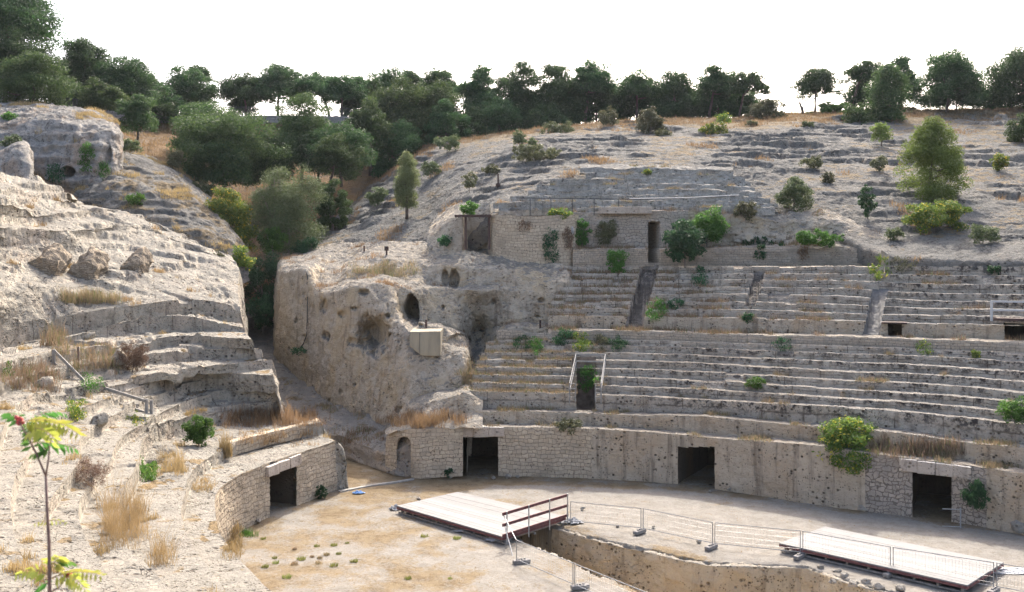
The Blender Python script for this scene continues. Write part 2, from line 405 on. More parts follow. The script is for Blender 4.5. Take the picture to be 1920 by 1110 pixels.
# ------------------------------------------------------------------ the bank of seats across the arena (columns run along the view, heights read from the ledges)
PXS = np.concatenate([np.arange(868, 1940, 1.5), np.arange(1940, 2440, 6)])
nC = len(PXS)
def row(pxs, pys): return hint(PXS, pxs, pys)
ST = [868, 1180, 1390, 1580, 1750, 1905, 2120]
base_py = hint(PXS, [868, 930, 1080, 1270, 1340, 1600, 1700, 1785, 1920, 2130], [893, 893, 896, 908, 917, 956, 968, 978, 1003, 1045])
Y0 = CAMH*F/(base_py - HZ)
lip0 = hint(PXS, [868, 947, 1153, 1270, 1342, 1535, 1690, 1820, 1916, 2130], [803, 801, 807, 815, 822, 836, 858, 874, 888, 920])
L = [
 (1.0, row([868, 1004, 1198, 1315, 1409, 1524, 1597, 1697, 1812, 1916, 2130], [772, 772, 779, 781, 790, 800, 804, 814, 830, 840, 868])),
 (1.0, row(ST, [733, 743, 754, 765, 778, 796, 826])),
 (.7, row(ST, [717, 726, 735, 748, 759, 775, 803])),
 (.7, row(ST, [703, 709, 718, 731, 741, 755, 781])),
 (.7, row(ST, [689, 693, 702, 714, 722, 735, 759])),
 (.7, row(ST, [675, 677, 686, 697, 704, 716, 738])),
 (.7, row(ST, [661, 663, 671, 680, 687, 698, 718])),
 (.7, row(ST, [647, 649, 656, 664, 669, 679, 697])),
 (.45, row(ST, [639, 639, 645, 650, 657, 663, 679])),
 (.35, row(ST, [619, 621, 628, 632, 638, 643, 658])),
 (1.5, row(ST, [592, 594, 597, 602, 608, 611, 620])),
 (.68, row(ST, [578, 579, 581, 588, 592, 595, 604])),
 (.68, row(ST, [565, 566, 567, 572, 579, 581, 589])),
 (.68, row(ST, [553, 553, 552, 556, 565, 567, 574])),
 (.68, row(ST, [539, 539, 539, 542, 551, 553, 559])),
 (.68, row(ST, [525, 525, 525, 527, 533, 535, 541])),
 (.68, row(ST, [513, 513, 514, 514, 517, 518, 523])),
 (.68, row(ST, [501, 501, 501, 500, 500, 500, 504])),
 (.6, row([868, 1180, 1390, 1640, 1680, 1750, 2120], [466, 465, 462, 462, 485, 485, 488])),
]
LEFT = [868, 876, 878, 885, 886, 886, 893, 902, 912, 915, 931, 1028, 1030, 1033, 1036, 1042, 1060, 1072, 1075, 1075]
def at(py, Y): return np.stack([(PXS - 960)/F*Y, Y, CAMH - (py - HZ)*Y/F], -1)
prof = [at(base_py, Y0), at(lip0, Y0 + .05)]
Ys = [Y0 + .05]
y = Y0 + .05
for (d, py) in L:
    z = prof[-1][:, 2]
    yn = y + d
    back = np.stack([(PXS - 960)/F*yn, yn, z - .02], -1)
    prof += [back, at(py, yn + .03)]
    y = yn + .03
    Ys.append(y)
segs = []
for k in range(len(prof) - 1):
    ln = np.linalg.norm(prof[k + 1] - prof[k], axis=1).mean(); segs.append(max(2, int(round(ln/.06))))
A0, idx = loft(prof, segs)
lipv = np.zeros(A0.shape[:2])
for k in range(0, len(prof) - 1, 2):
    a, b = idx[k], idx[k + 1]
    lipv[a:b + 1] = np.linspace(0, 1, b - a + 1)[:, None]
darkv = np.zeros(A0.shape[:2])
darkv[:] = (sstep(1150, 1330, PXS)[None, :])
darkv *= np.where((np.arange(A0.shape[0]) < idx[18])[:, None], 1.0, sstep(1600, 1720, PXS)[None, :])
# wear: ledges broken down in places
n1 = fbm(A0, 2.2, 4, 5)
A = A0.copy()
PXG = np.broadcast_to(PXS, A.shape[:2])
PYG = HZ + (CAMH - A0[..., 2])*F/A0[..., 1]
# stairways cut through the upper tier and the bare ramp
def stairs(pa, pb, half, step=.165, drop=.10):
    (x0, y0), (x1, y1) = pa, pb
    c = x0 + (PYG - y0)/(y1 - y0)*(x1 - x0)
    mask = (np.abs(PXG - c) < half) & (PYG > min(y0, y1) - 2) & (PYG < max(y0, y1) + 1)
    for j in range(nC):
        i = np.where(mask[:, j])[0]
        if len(i) < 4: continue
        ya, yb = A[i[0], j, 1], A[i[-1], j, 1]; za, zb = A[i[0], j, 2], A[i[-1], j, 2]
        yy = np.linspace(ya, yb, len(i)); zz = za + (yy - ya)/(yb - ya)*(zb - za)
        if step: zz = za + np.floor((zz - za)/step + .001)*step
        A[i, j, 0] *= yy/A[i, j, 1]; A[i, j, 1] = yy; A[i, j, 2] = zz - drop
    return mask
M_ST = stairs((1188, 612), (1219, 500), 16) | stairs((1407, 572), (1424, 512), 10)
M_RAMP = stairs((1633, 628), (1650, 545), 15, 0, .05)
# every ledge is a course of blocks: each a little higher, lower, further out or broken away
gb = np.random.default_rng(17)
for k in range(2, 20):
    u = np.concatenate([[0], np.cumsum(np.linalg.norm(np.diff(prof[2*k + 1], axis=0), axis=1))])
    cuts = np.cumsum(gb.uniform(.55, 1.7, 140)); bid = np.searchsorted(cuts, u)
    dz = gb.normal(0, .014, 141); dy = gb.normal(0, .026, 141); br = gb.random(141) < (.05 if k < 10 else .07)
    dz[br] -= gb.uniform(.06, .20, br.sum()); dy[br] += gb.uniform(.05, .2, br.sum())
    dz, dy = dz[bid], dy[bid]
    a, b = idx[2*k], idx[2*k + 1]; c = idx[2*k + 2] if 2*k + 2 < len(idx) else b
    w_ = np.concatenate([np.linspace(0, 1, b - a + 1), np.linspace(1, 0, c - b + 1)[1:]])[:, None]
    A[a:c + 1, :, 2] += w_*dz; A[a:c + 1, :, 1] += w_*dy
A = rough(A, [(1.3, .055, 'f'), (.45, .045, 'r'), (.3, .03, 'f'), (.14, .024, 'f')], 3, .03, .45)
rr = np.arange(A.shape[0])
nR = A.shape[0]
ROWIDX = [(idx[0], idx[1])]       # podium face
# door openings of the podium and other holes, in the picture's own frame of reference at the wall's distance
doors = [(868, 934, 819, 900), (1272, 1341, 838, 925), (1711, 1784, 882, 990)]
fpx = (PXG[:-1, :-1] + PXG[1:, 1:])/2; fpy = (PYG[:-1, :-1] + PYG[1:, 1:])/2
hole = np.zeros(fpx.shape, bool)
frow = np.arange(nR - 1)[:, None]*np.ones((1, nC - 1), int)
for (a, b, c, d) in doors: hole |= (fpx > a) & (fpx < b) & (fpy > c) & (frow < idx[1])
hole |= (fpx > 1081) & (fpx < 1117) & (fpy > 692) & (frow >= idx[4]) & (frow < idx[12])      # vomitory
hole |= (fpx > 1664) & (fpx < 1692) & (fpy > 607) & (frow >= idx[22]) & (frow < idx[23])
hole |= (fpx > 1884) & (fpx < 1960) & (fpy > 610) & (frow >= idx[22]) & (frow < idx[23])
palev = np.broadcast_to(sstep(1400, 1600, PXS)[None, :], A.shape[:2]) + .25*fbm(A0, 1.5, 2, 71)  # low on the left: those treads get their shade from the top colour
stf = (M_ST[:-1, :-1] | M_ST[1:, 1:]); rmf = (M_RAMP[:-1, :-1] | M_RAMP[1:, 1:])
def band(k0, k1):
    """rows of faces between profile knots, with the left end cut where the tier ends"""
    sl = slice(idx[k0], idx[k1] + 1)
    v = ~hole[idx[k0]:idx[k1]]
    return A[sl], v, lipv[sl], darkv[sl]
def leftcut(v, px): return v & ((PXS[:-1] + PXS[1:])/2 > px)[None, :]
def cutpx(v, a, b): return v & (((PXS[:-1] + PXS[1:])/2 > a) & ((PXS[:-1] + PXS[1:])/2 < b))[None, :]

pod = empty('podium_wall', tuple(P(1300, 910, 48.5)), 'long curved beige podium wall with three dark doorways around the far side of the arena', 'wall')
Ab, v, lp, dk = band(0, 1)
grid_obj('block_facing', Ab, M_MASON, cutpx(v, 0, 1110), pod)
grid_obj('rock_face', Ab, M_POD, cutpx(v, 1110, 1622) | cutpx(v, 1850, 3000), pod)
grid_obj('rubble_facing', Ab, M_RUBBLE, cutpx(v, 1622, 1850), pod)
low = empty('stone_seating', tuple(P(1300, 760, 52)), 'lower bank of weathered stone seat rows directly above the podium wall', 'seating')
wal = None
names = ['ledge', 'ledge'] + ['seat_row']*7
for k in range(9):
    Ab, v, lp, dk = band(2*k + 1, 2*k + 3)
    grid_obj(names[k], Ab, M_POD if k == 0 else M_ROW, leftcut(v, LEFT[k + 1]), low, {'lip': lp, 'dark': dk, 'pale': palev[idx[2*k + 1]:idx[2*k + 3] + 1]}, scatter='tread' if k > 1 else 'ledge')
Ab, v, lp, dk = band(19, 21)
wl = tag(grid_obj('parapet_wall', Ab, M_SMALLM, leftcut(v, 931), None, scatter='tread'), 'low wall of small squared blocks along the top of the lower seat bank', 'wall')
up = empty('stone_seating', tuple(P(1300, 560, 60)), 'upper bank of narrow weedy stone seat rows with two stairways and a ramp', 'seating')
for k in range(10, 18):
    Ab, v, lp, dk = band(2*k + 1, 2*k + 3)
    sl = slice(idx[2*k + 1], idx[2*k + 3])
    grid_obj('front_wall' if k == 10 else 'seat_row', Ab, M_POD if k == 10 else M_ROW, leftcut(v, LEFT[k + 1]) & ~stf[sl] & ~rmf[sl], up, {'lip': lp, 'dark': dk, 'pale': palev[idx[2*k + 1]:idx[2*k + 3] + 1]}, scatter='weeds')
M_RAMPC = plain('ramp_concrete', (.13, .122, .112), .2, 3, .9, .4)
M_STAIR = rock('stair_stone', (.26, .225, .19), (.22, .19, .16), (.09, .082, .072), DARK, pits=.5, lichen=.3, bump=.7)
for a_, b_ in ((1150, 1300), (1350, 1480)):
    grid_obj('stairway', A, M_STAIR, cutpx(stf & ~hole, a_, b_), up)
grid_obj('ramp', A, M_RAMPC, rmf & ~stf & ~hole, up)
Ab, v, lp, dk = band(37, 38)
tag(grid_obj('gallery_wall', Ab, M_SMALLM, cutpx(v, 1076, 1652), None), 'wall of small pale blocks behind the top row of the upper seats, with weeds hanging over it', 'wall')
Ab, v, lp, dk = band(37, 39) if len(idx) > 39 else band(37, 38)
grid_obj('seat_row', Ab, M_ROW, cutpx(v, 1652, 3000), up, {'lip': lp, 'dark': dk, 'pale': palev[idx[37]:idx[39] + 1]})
TOPP = prof[-1]; TOPY = y
# doorway linings and lintels
def chamber(name, a, b, c, d, Ya, Yb, parent, depth=3.0, mat=None):
    """open-fronted box behind an opening"""
    za, zb = CAMH - (c - HZ)*Ya/F, max(CAMH - (d - HZ)*max(Ya, Yb)/F, -.05)
    p0 = np.array([(a - 960)/F*Ya, Ya]); p1 = np.array([(b - 960)/F*Yb, Yb])
    dr = (p1 - p0)/np.linalg.norm(p1 - p0); nn = np.array([-dr[1], dr[0]])
    if nn[1] < 0: nn = -nn
    p0 = p0 - dr*.1 + nn*.22; p1 = p1 + dr*.1 + nn*.22
    q0, q1 = p0 + nn*depth, p1 + nn*depth
    V = [(*p0, zb), (*p1, zb), (*q1, zb), (*q0, zb), (*p0, za + .1), (*p1, za + .1), (*q1, za + .1), (*q0, za + .1)]
    Fq = [[0, 1, 2, 3], [4, 7, 6, 5], [0, 3, 7, 4], [1, 5, 6, 2], [3, 2, 6, 7]]
    me = bpy.data.meshes.new(name); me.from_pydata([tuple(map(float, q)) for q in V], [], Fq); me.update()
    return link(name, me, mat or M_INNER, parent)
def ypod(px): return float(np.interp(px, PXS, Y0))
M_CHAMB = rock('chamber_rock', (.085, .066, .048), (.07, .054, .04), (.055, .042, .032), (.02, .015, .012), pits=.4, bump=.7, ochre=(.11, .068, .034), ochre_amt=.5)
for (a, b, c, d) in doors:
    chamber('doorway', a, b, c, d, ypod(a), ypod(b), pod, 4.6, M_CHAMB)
def stone_beam(name, a, b, c, d, mat, parent, proud=.10, deep=.45, n=3, yf=ypod):
    """a lintel of n dressed blocks following the wall"""
    ps = []
    xs = np.linspace(a, b, n + 1)
    for k in range(n):
        x0, x1 = xs[k] + .25, xs[k + 1] - .25
        pa, pb = P(x0, c(x0), yf(x0)), P(x1, c(x1), yf(x1))
        hgt = (d - 0)*yf(x0)/F
        mid = (pa + pb)/2; L_ = np.linalg.norm((pb - pa)[:2]); ang = math.atan2(pb[1] - pa[1], pb[0] - pa[0])
        nn = np.array([math.sin(ang), -math.cos(ang)])
        v_, f_ = box((mid[0] + nn[0]*(proud - deep/2), mid[1] + nn[1]*(proud - deep/2), mid[2] - hgt/2), (L_, deep, hgt*(1 - .06*random.random())), ang)
        v_ = v_ + rng.normal(0, .012, v_.shape); ps.append((v_, f_))
    return solid(name, ps, mat, parent, .03)
M_LINTEL = rock('lintel_stone', (.47, .39, .31), (.43, .36, .29), (.48, .45, .41), DARK, pits=.8, bump=.5)
stone_beam('lintel', 858, 946, lambda x: 800 + (x - 858)*.0, 19, M_LINTEL, pod, n=3)
stone_beam('lintel', 1686, 1822, lambda x: 859 + (x - 1687)*.125, 23, M_LINTEL, pod, n=4)
# vomitory lining in the lower bank
vy = float(np.interp(1099, PXS, Ys[1])); vy2 = vy + 6
vm = empty('vaulted_passage', tuple(P(1099, 768, vy + .9)), 'dark walled passage opening through the lower seats below a hanging green plant', 'passage')
ya_, yb_ = vy + 1.0, vy + 5.2
def quadobj(name, pts, mat, parent, n=(14, 14), amps=None, seed=0):
    p = np.array(pts); a = np.linspace(0, 1, n[0])[:, None, None]; b = np.linspace(0, 1, n[1])[None, :, None]
    B = (1 - a)*((1 - b)*p[0] + b*p[1]) + a*((1 - b)*p[3] + b*p[2])
    if amps: B = rough(B, amps, seed)
    return grid_obj(name, B, mat, None, parent)
def wy(px, py, y): return P(px, py, y)
zl = 2.9
for s_, px_ in ((0, 1080.), (1, 1118.)):
    x_ = (px_ - 960)/F*(ya_)
    quadobj('side_wall', [(x_, ya_, zl), (x_ + .15, yb_, zl), (x_ + .15, yb_, 6.0), (x_, ya_, 4.15)], M_ROW, vm, (30, 50), [(.6, .05, 'f')], 4 + s_)
x0_, x1_ = (1079 - 960)/F*ya_, (1119 - 960)/F*ya_
quadobj('floor_slab', [(x0_, ya_ - .1, zl + .02), (x1_, ya_ - .1, zl + .02), (x1_ + .2, yb_, zl + .02), (x0_ + .1, yb_, zl + .02)], M_INNER, vm)
quadobj('back_wall', [(x0_, yb_ - 2.2, zl), (x1_ + .2, yb_ - 2.2, zl), (x1_ + .2, yb_ - 1.4, 5.6), (x0_, yb_ - 1.4, 5.6)], M_INNER, vm)
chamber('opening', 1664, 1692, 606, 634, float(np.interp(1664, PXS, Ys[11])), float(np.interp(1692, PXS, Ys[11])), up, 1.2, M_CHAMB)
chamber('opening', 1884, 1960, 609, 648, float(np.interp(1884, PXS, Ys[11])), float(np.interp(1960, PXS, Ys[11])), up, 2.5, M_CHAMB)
# end cheeks of the two banks on the side of the rock stair
def cheek(parent, k0, k1, LEFTS, mat):
    pr = []
    for k in range(k0, k1):
        j = int(np.searchsorted(PXS, LEFTS[k + 1]))
        for q in range(idx[2*k + 1], idx[2*k + 3] + 1): pr.append(A[q, j])
    pr = np.array(pr); lo = pr.copy(); lo[:, 2] = pr[:, 2] - 3.5; lo[:, 0] -= .05
    B, _ = loft([pr, lo], [22]); B = rough(B, [(.8, .05, 'f'), (.3, .04, 'f')], 9)
    grid_obj('end_face', B, mat, None, parent)
cheek(low, 0, 9, LEFT, M_ROW); cheek(up, 10, 18, LEFT, M_ROW)
# ------------------------------------------------------------------ general patches
def column_patch(cols, stepu=.07, stepv=.07, umax=600):
    """cols: list of vertical profiles [(px,py,Y)...] with the same number of knots, left to right"""
    C = np.array([[P(*k) for k in c] for c in cols])           # (ncol, nknot, 3)
    du = np.linalg.norm(np.diff(C, axis=0), axis=2).mean(1); t = np.concatenate([[0], np.cumsum(du)])
    n = int(min(umax, max(8, t[-1]/stepu))); tt = np.linspace(0, t[-1], n)
    polys = [hint(tt, t, C[:, k]) for k in range(C.shape[1])]
    segs = [max(2, int(np.linalg.norm(b - a, axis=1).mean()/stepv)) for a, b in zip(polys[:-1], polys[1:])]
    return loft(polys, segs)
def pix(A):
    return (A[..., 0]*F/A[..., 1] + 960), HZ + (CAMH - A[..., 2])*F/A[..., 1]
def dent(A, cx, cy, rx, ry, depth, flat=.55, noise=.25, seed=0):
    """hollow a niche into a face, away from the arena (+y)"""
    px, py = pix(A)
    d = np.sqrt(((px - cx)/rx)**2 + ((py - cy)/ry)**2) + noise*fbm(A, .6, 3, seed)
    A[..., 1] += depth*sstep(1.0, flat, d)
    return A
def strata(A, amp, period=.5, seed=0, dirv=(0, -1, .2)):
    z = A[..., 2] + .35*fbm(A, 2.5, 3, seed)
    s = np.abs(((z/period) % 1.0) - .5)*2
    k = sstep(.1, .9, fbm(A, 3.0, 3, seed + 9)*.8 + .5)
    return A + np.array(dirv)*(amp*(s - .5)*k)[..., None]

# ------------------------------------------------------------------ middle cliff
cl = [
 [(518, 640, 84), (518, 600, 84), (521, 540, 84), (526, 500, 84), (532, 484, 85), (540, 478, 87), (545, 474, 89), (550, 470, 90), (560, 464, 92)],
 [(524, 680, 71), (524, 640, 71), (526, 570, 71), (528, 510, 71.5), (531, 502, 72), (537, 494, 75), (545, 488, 78), (555, 480, 82), (575, 462, 88)],
 [(538, 700, 70), (535, 640, 70), (535, 570, 70), (536, 512, 70), (540, 503, 71), (550, 498, 74), (562, 489, 77), (575, 480, 80), (600, 460, 86)],
 [(575, 718, 66.5), (574, 650, 67), (574, 580, 67.3), (575, 511, 67.5), (578, 504, 68.4), (588, 498, 71), (598, 489, 74), (612, 478, 78), (640, 456, 83)],
 [(590, 732, 65), (590, 660, 65.5), (590, 600, 66), (590, 540, 66.4), (594, 533, 67.3), (600, 518, 69.5), (612, 500, 73), (628, 484, 77), (650, 456, 82)],
 [(618, 752, 62.0), (614, 680, 62.8), (612, 610, 63.2), (614, 553, 63.4), (620, 543, 64.2), (632, 531, 67), (640, 508, 70), (655, 488, 75), (675, 456, 81)],
 [(650, 768, 60.0), (650, 700, 60.6), (648, 620, 61), (648, 545, 61.6), (652, 537, 62.4), (655, 527, 65), (662, 507, 66.5), (668, 489, 72), (690, 455, 80)],
 [(690, 781, 58.2), (690, 710, 58.8), (688, 630, 59.4), (688, 543, 60.4), (690, 535, 61), (692, 524, 64.5), (696, 508, 66), (700, 487, 68.5), (715, 455, 78)],
 [(732, 792, 56), (734, 720, 56.6), (736, 650, 57.3), (737, 600, 58.3), (737, 545, 60.2), (738, 534, 61), (742, 522, 65), (746, 488, 66.5), (762, 455, 76)],
 [(762, 752, 55), (762, 690, 55.8), (763, 640, 56.8), (764, 613, 57.4), (765, 607, 60.2), (768, 545, 60.8), (775, 531, 62.5), (782, 492, 66), (795, 455, 74)],
 [(800, 738, 54.5), (802, 680, 55.3), (800, 640, 56.6), (798, 613, 57.2), (798, 607, 60.6), (798, 542, 61.6), (802, 536, 63.4), (805, 500, 64.2), (815, 466, 70)],
 [(832, 726, 54.4), (832, 675, 55.3), (828, 645, 56.6), (822, 616, 57.2), (822, 609, 60.8), (822, 542, 62), (825, 537, 63.2), (828, 500, 63.8), (835, 470, 67)],
 [(866, 706, 54.6), (868, 665, 55.5), (866, 650, 56.8), (852, 628, 57.6), (852, 620, 60.9), (855, 543, 62), (857, 538, 63.1), (860, 503, 63.6), (866, 472, 65.6)],
 [(876, 704, 58.6), (879, 690, 60.4), (882, 670, 62), (885, 645, 63.4), (885, 622, 64.4), (885, 544, 62.1), (887, 539, 63.0), (890, 505, 63.5), (896, 476, 65.4)],
 [(905, 690, 61), (905, 670, 62.4), (905, 645, 63.6), (905, 630, 64.4), (905, 618, 64.6), (905, 545, 62.2), (907, 540, 63.0), (910, 506, 63.4), (920, 480, 65)],
 [(955, 650, 60.0), (955, 632, 60.5), (955, 618, 60.8), (955, 613, 61.2), (955, 610, 62.0), (955, 545, 62.3), (957, 528, 62.7), (960, 509, 63.2), (968, 486, 64.6)],
 [(1005, 650, 60.2), (1005, 632, 60.6), (1005, 618, 60.8), (1005, 613, 61.1), (1005, 610, 61.8), (1005, 548, 62.1), (1007, 530, 62.4), (1010, 512, 62.9), (1020, 492, 64.3)],
 [(1036, 650, 60.2), (1036, 632, 60.5), (1036, 618, 60.7), (1036, 613, 61), (1036, 610, 61.6), (1036, 560, 61.9), (1040, 528, 62.2), (1048, 515, 62.8), (1060, 498, 64)],
 [(1085, 650, 60.4), (1085, 632, 60.6), (1085, 618, 60.8), (1085, 613, 61.3), (1085, 610, 62), (1085, 560, 62.6), (1085, 528, 63.4), (1085, 515, 64), (1085, 500, 65)],
]
cl = [[(c[0][0], c[0][1] + 55, c[0][2] - .1)] + c for c in cl]
B, bi = column_patch(cl, .055, .055, 900)
B = rough(B, [(4.0, .28, 'f'), (1.5, .22, 'f'), (.9, .14, 'r'), (.45, .10, 'f'), (.2, .045, 'f'), (.12, .02, 'f')], 21)
gd = np.random.default_rng(77)
for _ in range(26): dent(B, gd.uniform(540, 1020), gd.uniform(545, 780), gd.uniform(3, 9), gd.uniform(3, 8), gd.uniform(.15, .5), .3, .5, int(gd.integers(1, 900)))
dent(B, 700, 628, 40, 46, 1.5, .35, .35, 3); dent(B, 702, 628, 24, 32, .8, .3, .3, 5)
dent(B, 771, 588, 17, 36, 3.2, .82, .22, 4)
dent(B, 862, 640, 22, 16, 1.6, .5, .3, 6)
dent(B, 835, 522, 7, 17, .6, .6, .3, 7); dent(B, 852, 524, 11, 20, .9, .6, .3, 8)
dent(B, 607, 575, 9, 20, .6, .3, .4, 9); dent(B, 612, 630, 9, 10, .6, .3, .4, 10)
dent(B, 930, 560, 40, 40, .25, .2, .5, 11); dent(B, 682, 548, 12, 7, .6, .4, .5, 12)
dent(B, 660, 640, 12, 9, .35, .3, .5, 13); dent(B, 640, 590, 7, 6, .3, .3, .5, 14)
grid_obj('rock_cliff', B, M_CLIFF, scatter='clifftop')
tag(bpy.data.objects['rock_cliff'], 'tall ochre limestone cliff with hollowed niches right of the dark ravine', 'cliff')

# ------------------------------------------------------------------ passage floor, low curb wall and rubble ramp into the ravine
rp = [
 [(430, 800, 58), (430, 790, 58.3), (430, 760, 62), (430, 700, 70), (430, 640, 76), (440, 590, 82), (455, 540, 92), (455, 480, 104)],
 [(560, 850, 56), (560, 815, 56.5), (560, 790, 58.5), (540, 735, 65), (510, 690, 69), (480, 640, 76), (470, 580, 83), (470, 500, 100)],
 [(632, 856, 55.2), (632, 815, 55.5), (632, 788, 57.4), (596, 757, 62), (548, 700, 68.5), (505, 640, 76), (490, 585, 83), (485, 500, 100)],
 [(680, 870, 53.3), (680, 834, 53.6), (690, 812, 55.2), (650, 760, 60.5), (585, 722, 66), (522, 640, 76), (508, 585, 83), (500, 500, 100)],
 [(724, 885, 51.5), (725, 847, 51.8), (730, 815, 54), (700, 778, 58), (640, 750, 62), (545, 650, 74), (525, 590, 83), (515, 500, 100)],
 [(752, 893, 50.6), (748, 838, 50.9), (748, 812, 52.6), (735, 788, 56), (700, 772, 59), (590, 690, 70), (545, 600, 83), (530, 500, 100)],
 [(790, 893, 50.4), (790, 822, 50.7), (790, 803, 52), (775, 765, 55.2), (760, 750, 57), (640, 700, 68), (570, 600, 83), (550, 500, 100)],
]
Q, qi = column_patch(rp, .08, .08, 300)
Q = strata(Q, .25, .6, 3)
Q = rough(Q, [(2.2, .28, 'f'), (.8, .16, 'f'), (.3, .07, 'f')], 41)
M_RAMPM = rock('ramp_limestone', (.33, .285, .23), (.28, .245, .205), (.22, .205, .18), DARK, pits=.7, bump=.9, ochre=(.38, .28, .18), ochre_amt=.5, grass=DRY)
tag(grid_obj('rocky_ramp', Q, M_RAMPM, scatter='ramp'), kind='structure')
# bench of rock between the cliff foot and the lower seats, over the masonry at the left end of the podium
bn = [
 [(722, 815, 51.2), (722, 806, 51.6), (730, 800, 53), (738, 792, 55.2), (742, 785, 56), (745, 780, 57)],
 [(770, 806, 50.4), (770, 798, 50.9), (770, 786, 52.4), (768, 764, 53.6), (765, 752, 54.6), (765, 745, 55.5)],
 [(815, 804, 50.2), (815, 796, 50.6), (815, 782, 51.8), (812, 752, 52.6), (812, 740, 53.6), (812, 728, 55)],
 [(850, 803, 50.1), (850, 795, 50.5), (850, 780, 51.6), (848, 742, 52.2), (848, 736, 53.6), (850, 720, 55)],
 [(882, 803, 50.0), (882, 794, 50.5), (880, 776, 51.5), (876, 738, 52.0), (876, 728, 53.6), (880, 705, 56)],
 [(905, 803, 50.0), (905, 794, 50.5), (905, 778, 51.6), (905, 750, 52.4), (905, 740, 54), (905, 705, 57)],
]
Q2, _ = column_patch(bn, .06, .06)
Q2 = rough(Q2, [(1.2, .16, 'f'), (.4, .08, 'f'), (.15, .03, 'f')], 51)
tag(grid_obj('rock_bench', Q2, M_CLIFF, scatter='bench'), 'low grassy rock bench between the cliff foot and the lower seats', 'rock')
# masonry at the left end of the podium, turning into the passage, with an arched niche
em = [
 [(722, 886, 51.6), (722, 855, 51.6), (724, 830, 51.7), (726, 812, 51.8)],
 [(740, 890, 51.0), (740, 855, 51.0), (740, 830, 51.0), (740, 808, 51.1)],
 [(758, 895, 50.5), (758, 860, 50.5), (758, 828, 50.5), (758, 806, 50.6)],
 [(780, 898, 50.0), (778, 865, 50.05), (778, 835, 50.1), (780, 804, 50.15)],
 [(825, 895, 50.0), (825, 860, 50.05), (825, 830, 50.1), (825, 803, 50.15)],
 [(868, 893, 50.1), (868, 860, 50.15), (868, 830, 50.2), (868, 802, 50.25)],
]
Q3, _ = column_patch(em, .05, .05)
Q3 = rough(Q3, [(.8, .06, 'f'), (.25, .04, 'f')], 61)
px_, py_ = pix(Q3)
arch = ((np.abs(px_ - 757) < 12.5) & (py_ > 833)) | (((px_ - 757)/12.5)**2 + ((py_ - 834)/14)**2 < 1)
Q3[..., 1] += arch*1.5
grid_obj('corner_masonry', Q3, M_MASON, None, pod)

# ------------------------------------------------------------------ the gallery zone above the upper seats
gx = [915, 940, 1000, 1076]
gal = empty('gallery_wall', tuple(P(1200, 470, 65.5)), 'old masonry gallery wall with a rounded left end and a dark doorway slit', 'wall')
# rounded bastion of block masonry
ba = [
 [(915, 470, 67.5), (915, 440, 67.5), (915, 402, 67.5)],
 [(920, 480, 65.4), (920, 440, 65.4), (921, 403, 65.5)],
 [(945, 492, 64.6), (945, 450, 64.7), (946, 403, 64.8)],
 [(985, 500, 64.2), (985, 450, 64.3), (986, 405, 64.5)],
 [(1030, 505, 64.2), (1030, 450, 64.4), (1030, 404, 64.6)],
 [(1070, 505, 64.6), (1070, 450, 64.9), (1070, 402, 65.1)],
 [(1085, 505, 65.4), (1085, 450, 65.6), (1085, 402, 65.8)],
]
Q4, _ = column_patch(ba, .06, .06); Q4 = rough(Q4, [(.8, .06, 'f'), (.3, .04, 'f')], 71)
grid_obj('block_facing', Q4, M_MASON, None, gal)
rc = [
 [(1074, 500, 64.4), (1074, 467, 64.4), (1074, 465, 65.9), (1074, 430, 66), (1074, 398, 66.2), (1074, 397, 67.2)],
 [(1150, 500, 64.0), (1150, 467, 64.0), (1150, 465, 65.8), (1150, 430, 65.9), (1150, 398, 66.1), (1150, 397, 67.2)],
 [(1214, 500, 63.8), (1214, 467, 63.8), (1214, 465, 65.6), (1214, 430, 65.7), (1214, 395, 65.9), (1214, 394, 67.2)],
 [(1240, 500, 63.7), (1240, 467, 63.7), (1240, 465, 65.4), (1240, 430, 65.6), (1240, 395, 65.8), (1240, 394, 67.2)],
 [(1330, 500, 63.5), (1330, 464, 63.5), (1330, 462, 65.2), (1330, 430, 65.4), (1330, 398, 65.7), (1330, 396, 67.2)],
 [(1400, 500, 63.2), (1400, 464, 63.2), (1400, 462, 64.8), (1400, 440, 65), (1400, 405, 65.4), (1400, 396, 66.6)],
 [(1450, 500, 63.2), (1450, 464, 63.2), (1450, 462, 64.4), (1450, 446, 64.6), (1450, 412, 65.2), (1450, 398, 66.2)],
 [(1500, 500, 63.0), (1500, 464, 63.0), (1500, 458, 64), (1500, 444, 64.4), (1500, 415, 65), (1500, 398, 66)],
 [(1560, 500, 62.0), (1560, 464, 62.0), (1560, 458, 63), (1560, 440, 63.4), (1560, 412, 64.2), (1560, 398, 65.6)],
 [(1620, 500, 60.5), (1620, 466, 60.5), (1620, 460, 61.6), (1620, 446, 62), (1620, 432, 63), (1620, 425, 64.6)],
 [(1670, 500, 59.0), (1670, 470, 59.0), (1670, 462, 60.5), (1670, 452, 61), (1670, 446, 62), (1670, 438, 64)],
]
Q5, q5i = column_patch(rc, .06, .06); Q5 = rough(Q5, [(1.0, .10, 'f'), (.35, .07, 'f'), (.15, .03, 'f')], 81)
px_, py_ = pix(Q5); bk_ = sstep(1250, 1340, px_)*sstep(470, 460, py_)
Q5 = Q5 + bk_[..., None]*np.array([0, 1, .6])*(.55*fbm(Q5, 1.7, 4, 83) + .3*ridged(Q5*np.array([.6, 1, 1.6]), .9, 3, 84) - .1)[..., None]
slit = (px_ > 1216) & (px_ < 1237) & (py_ > 416) & (py_ < 494)
Q5[..., 1] += slit*4.5
M_RUIN = masonry('ruined_masonry', (.42, .35, .275), (.33, .28, .22), (.17, .14, .11), w=.36, hgt=.19, warp=.25, msize=.018, bare=1.0, stain=(.30, .23, .16))
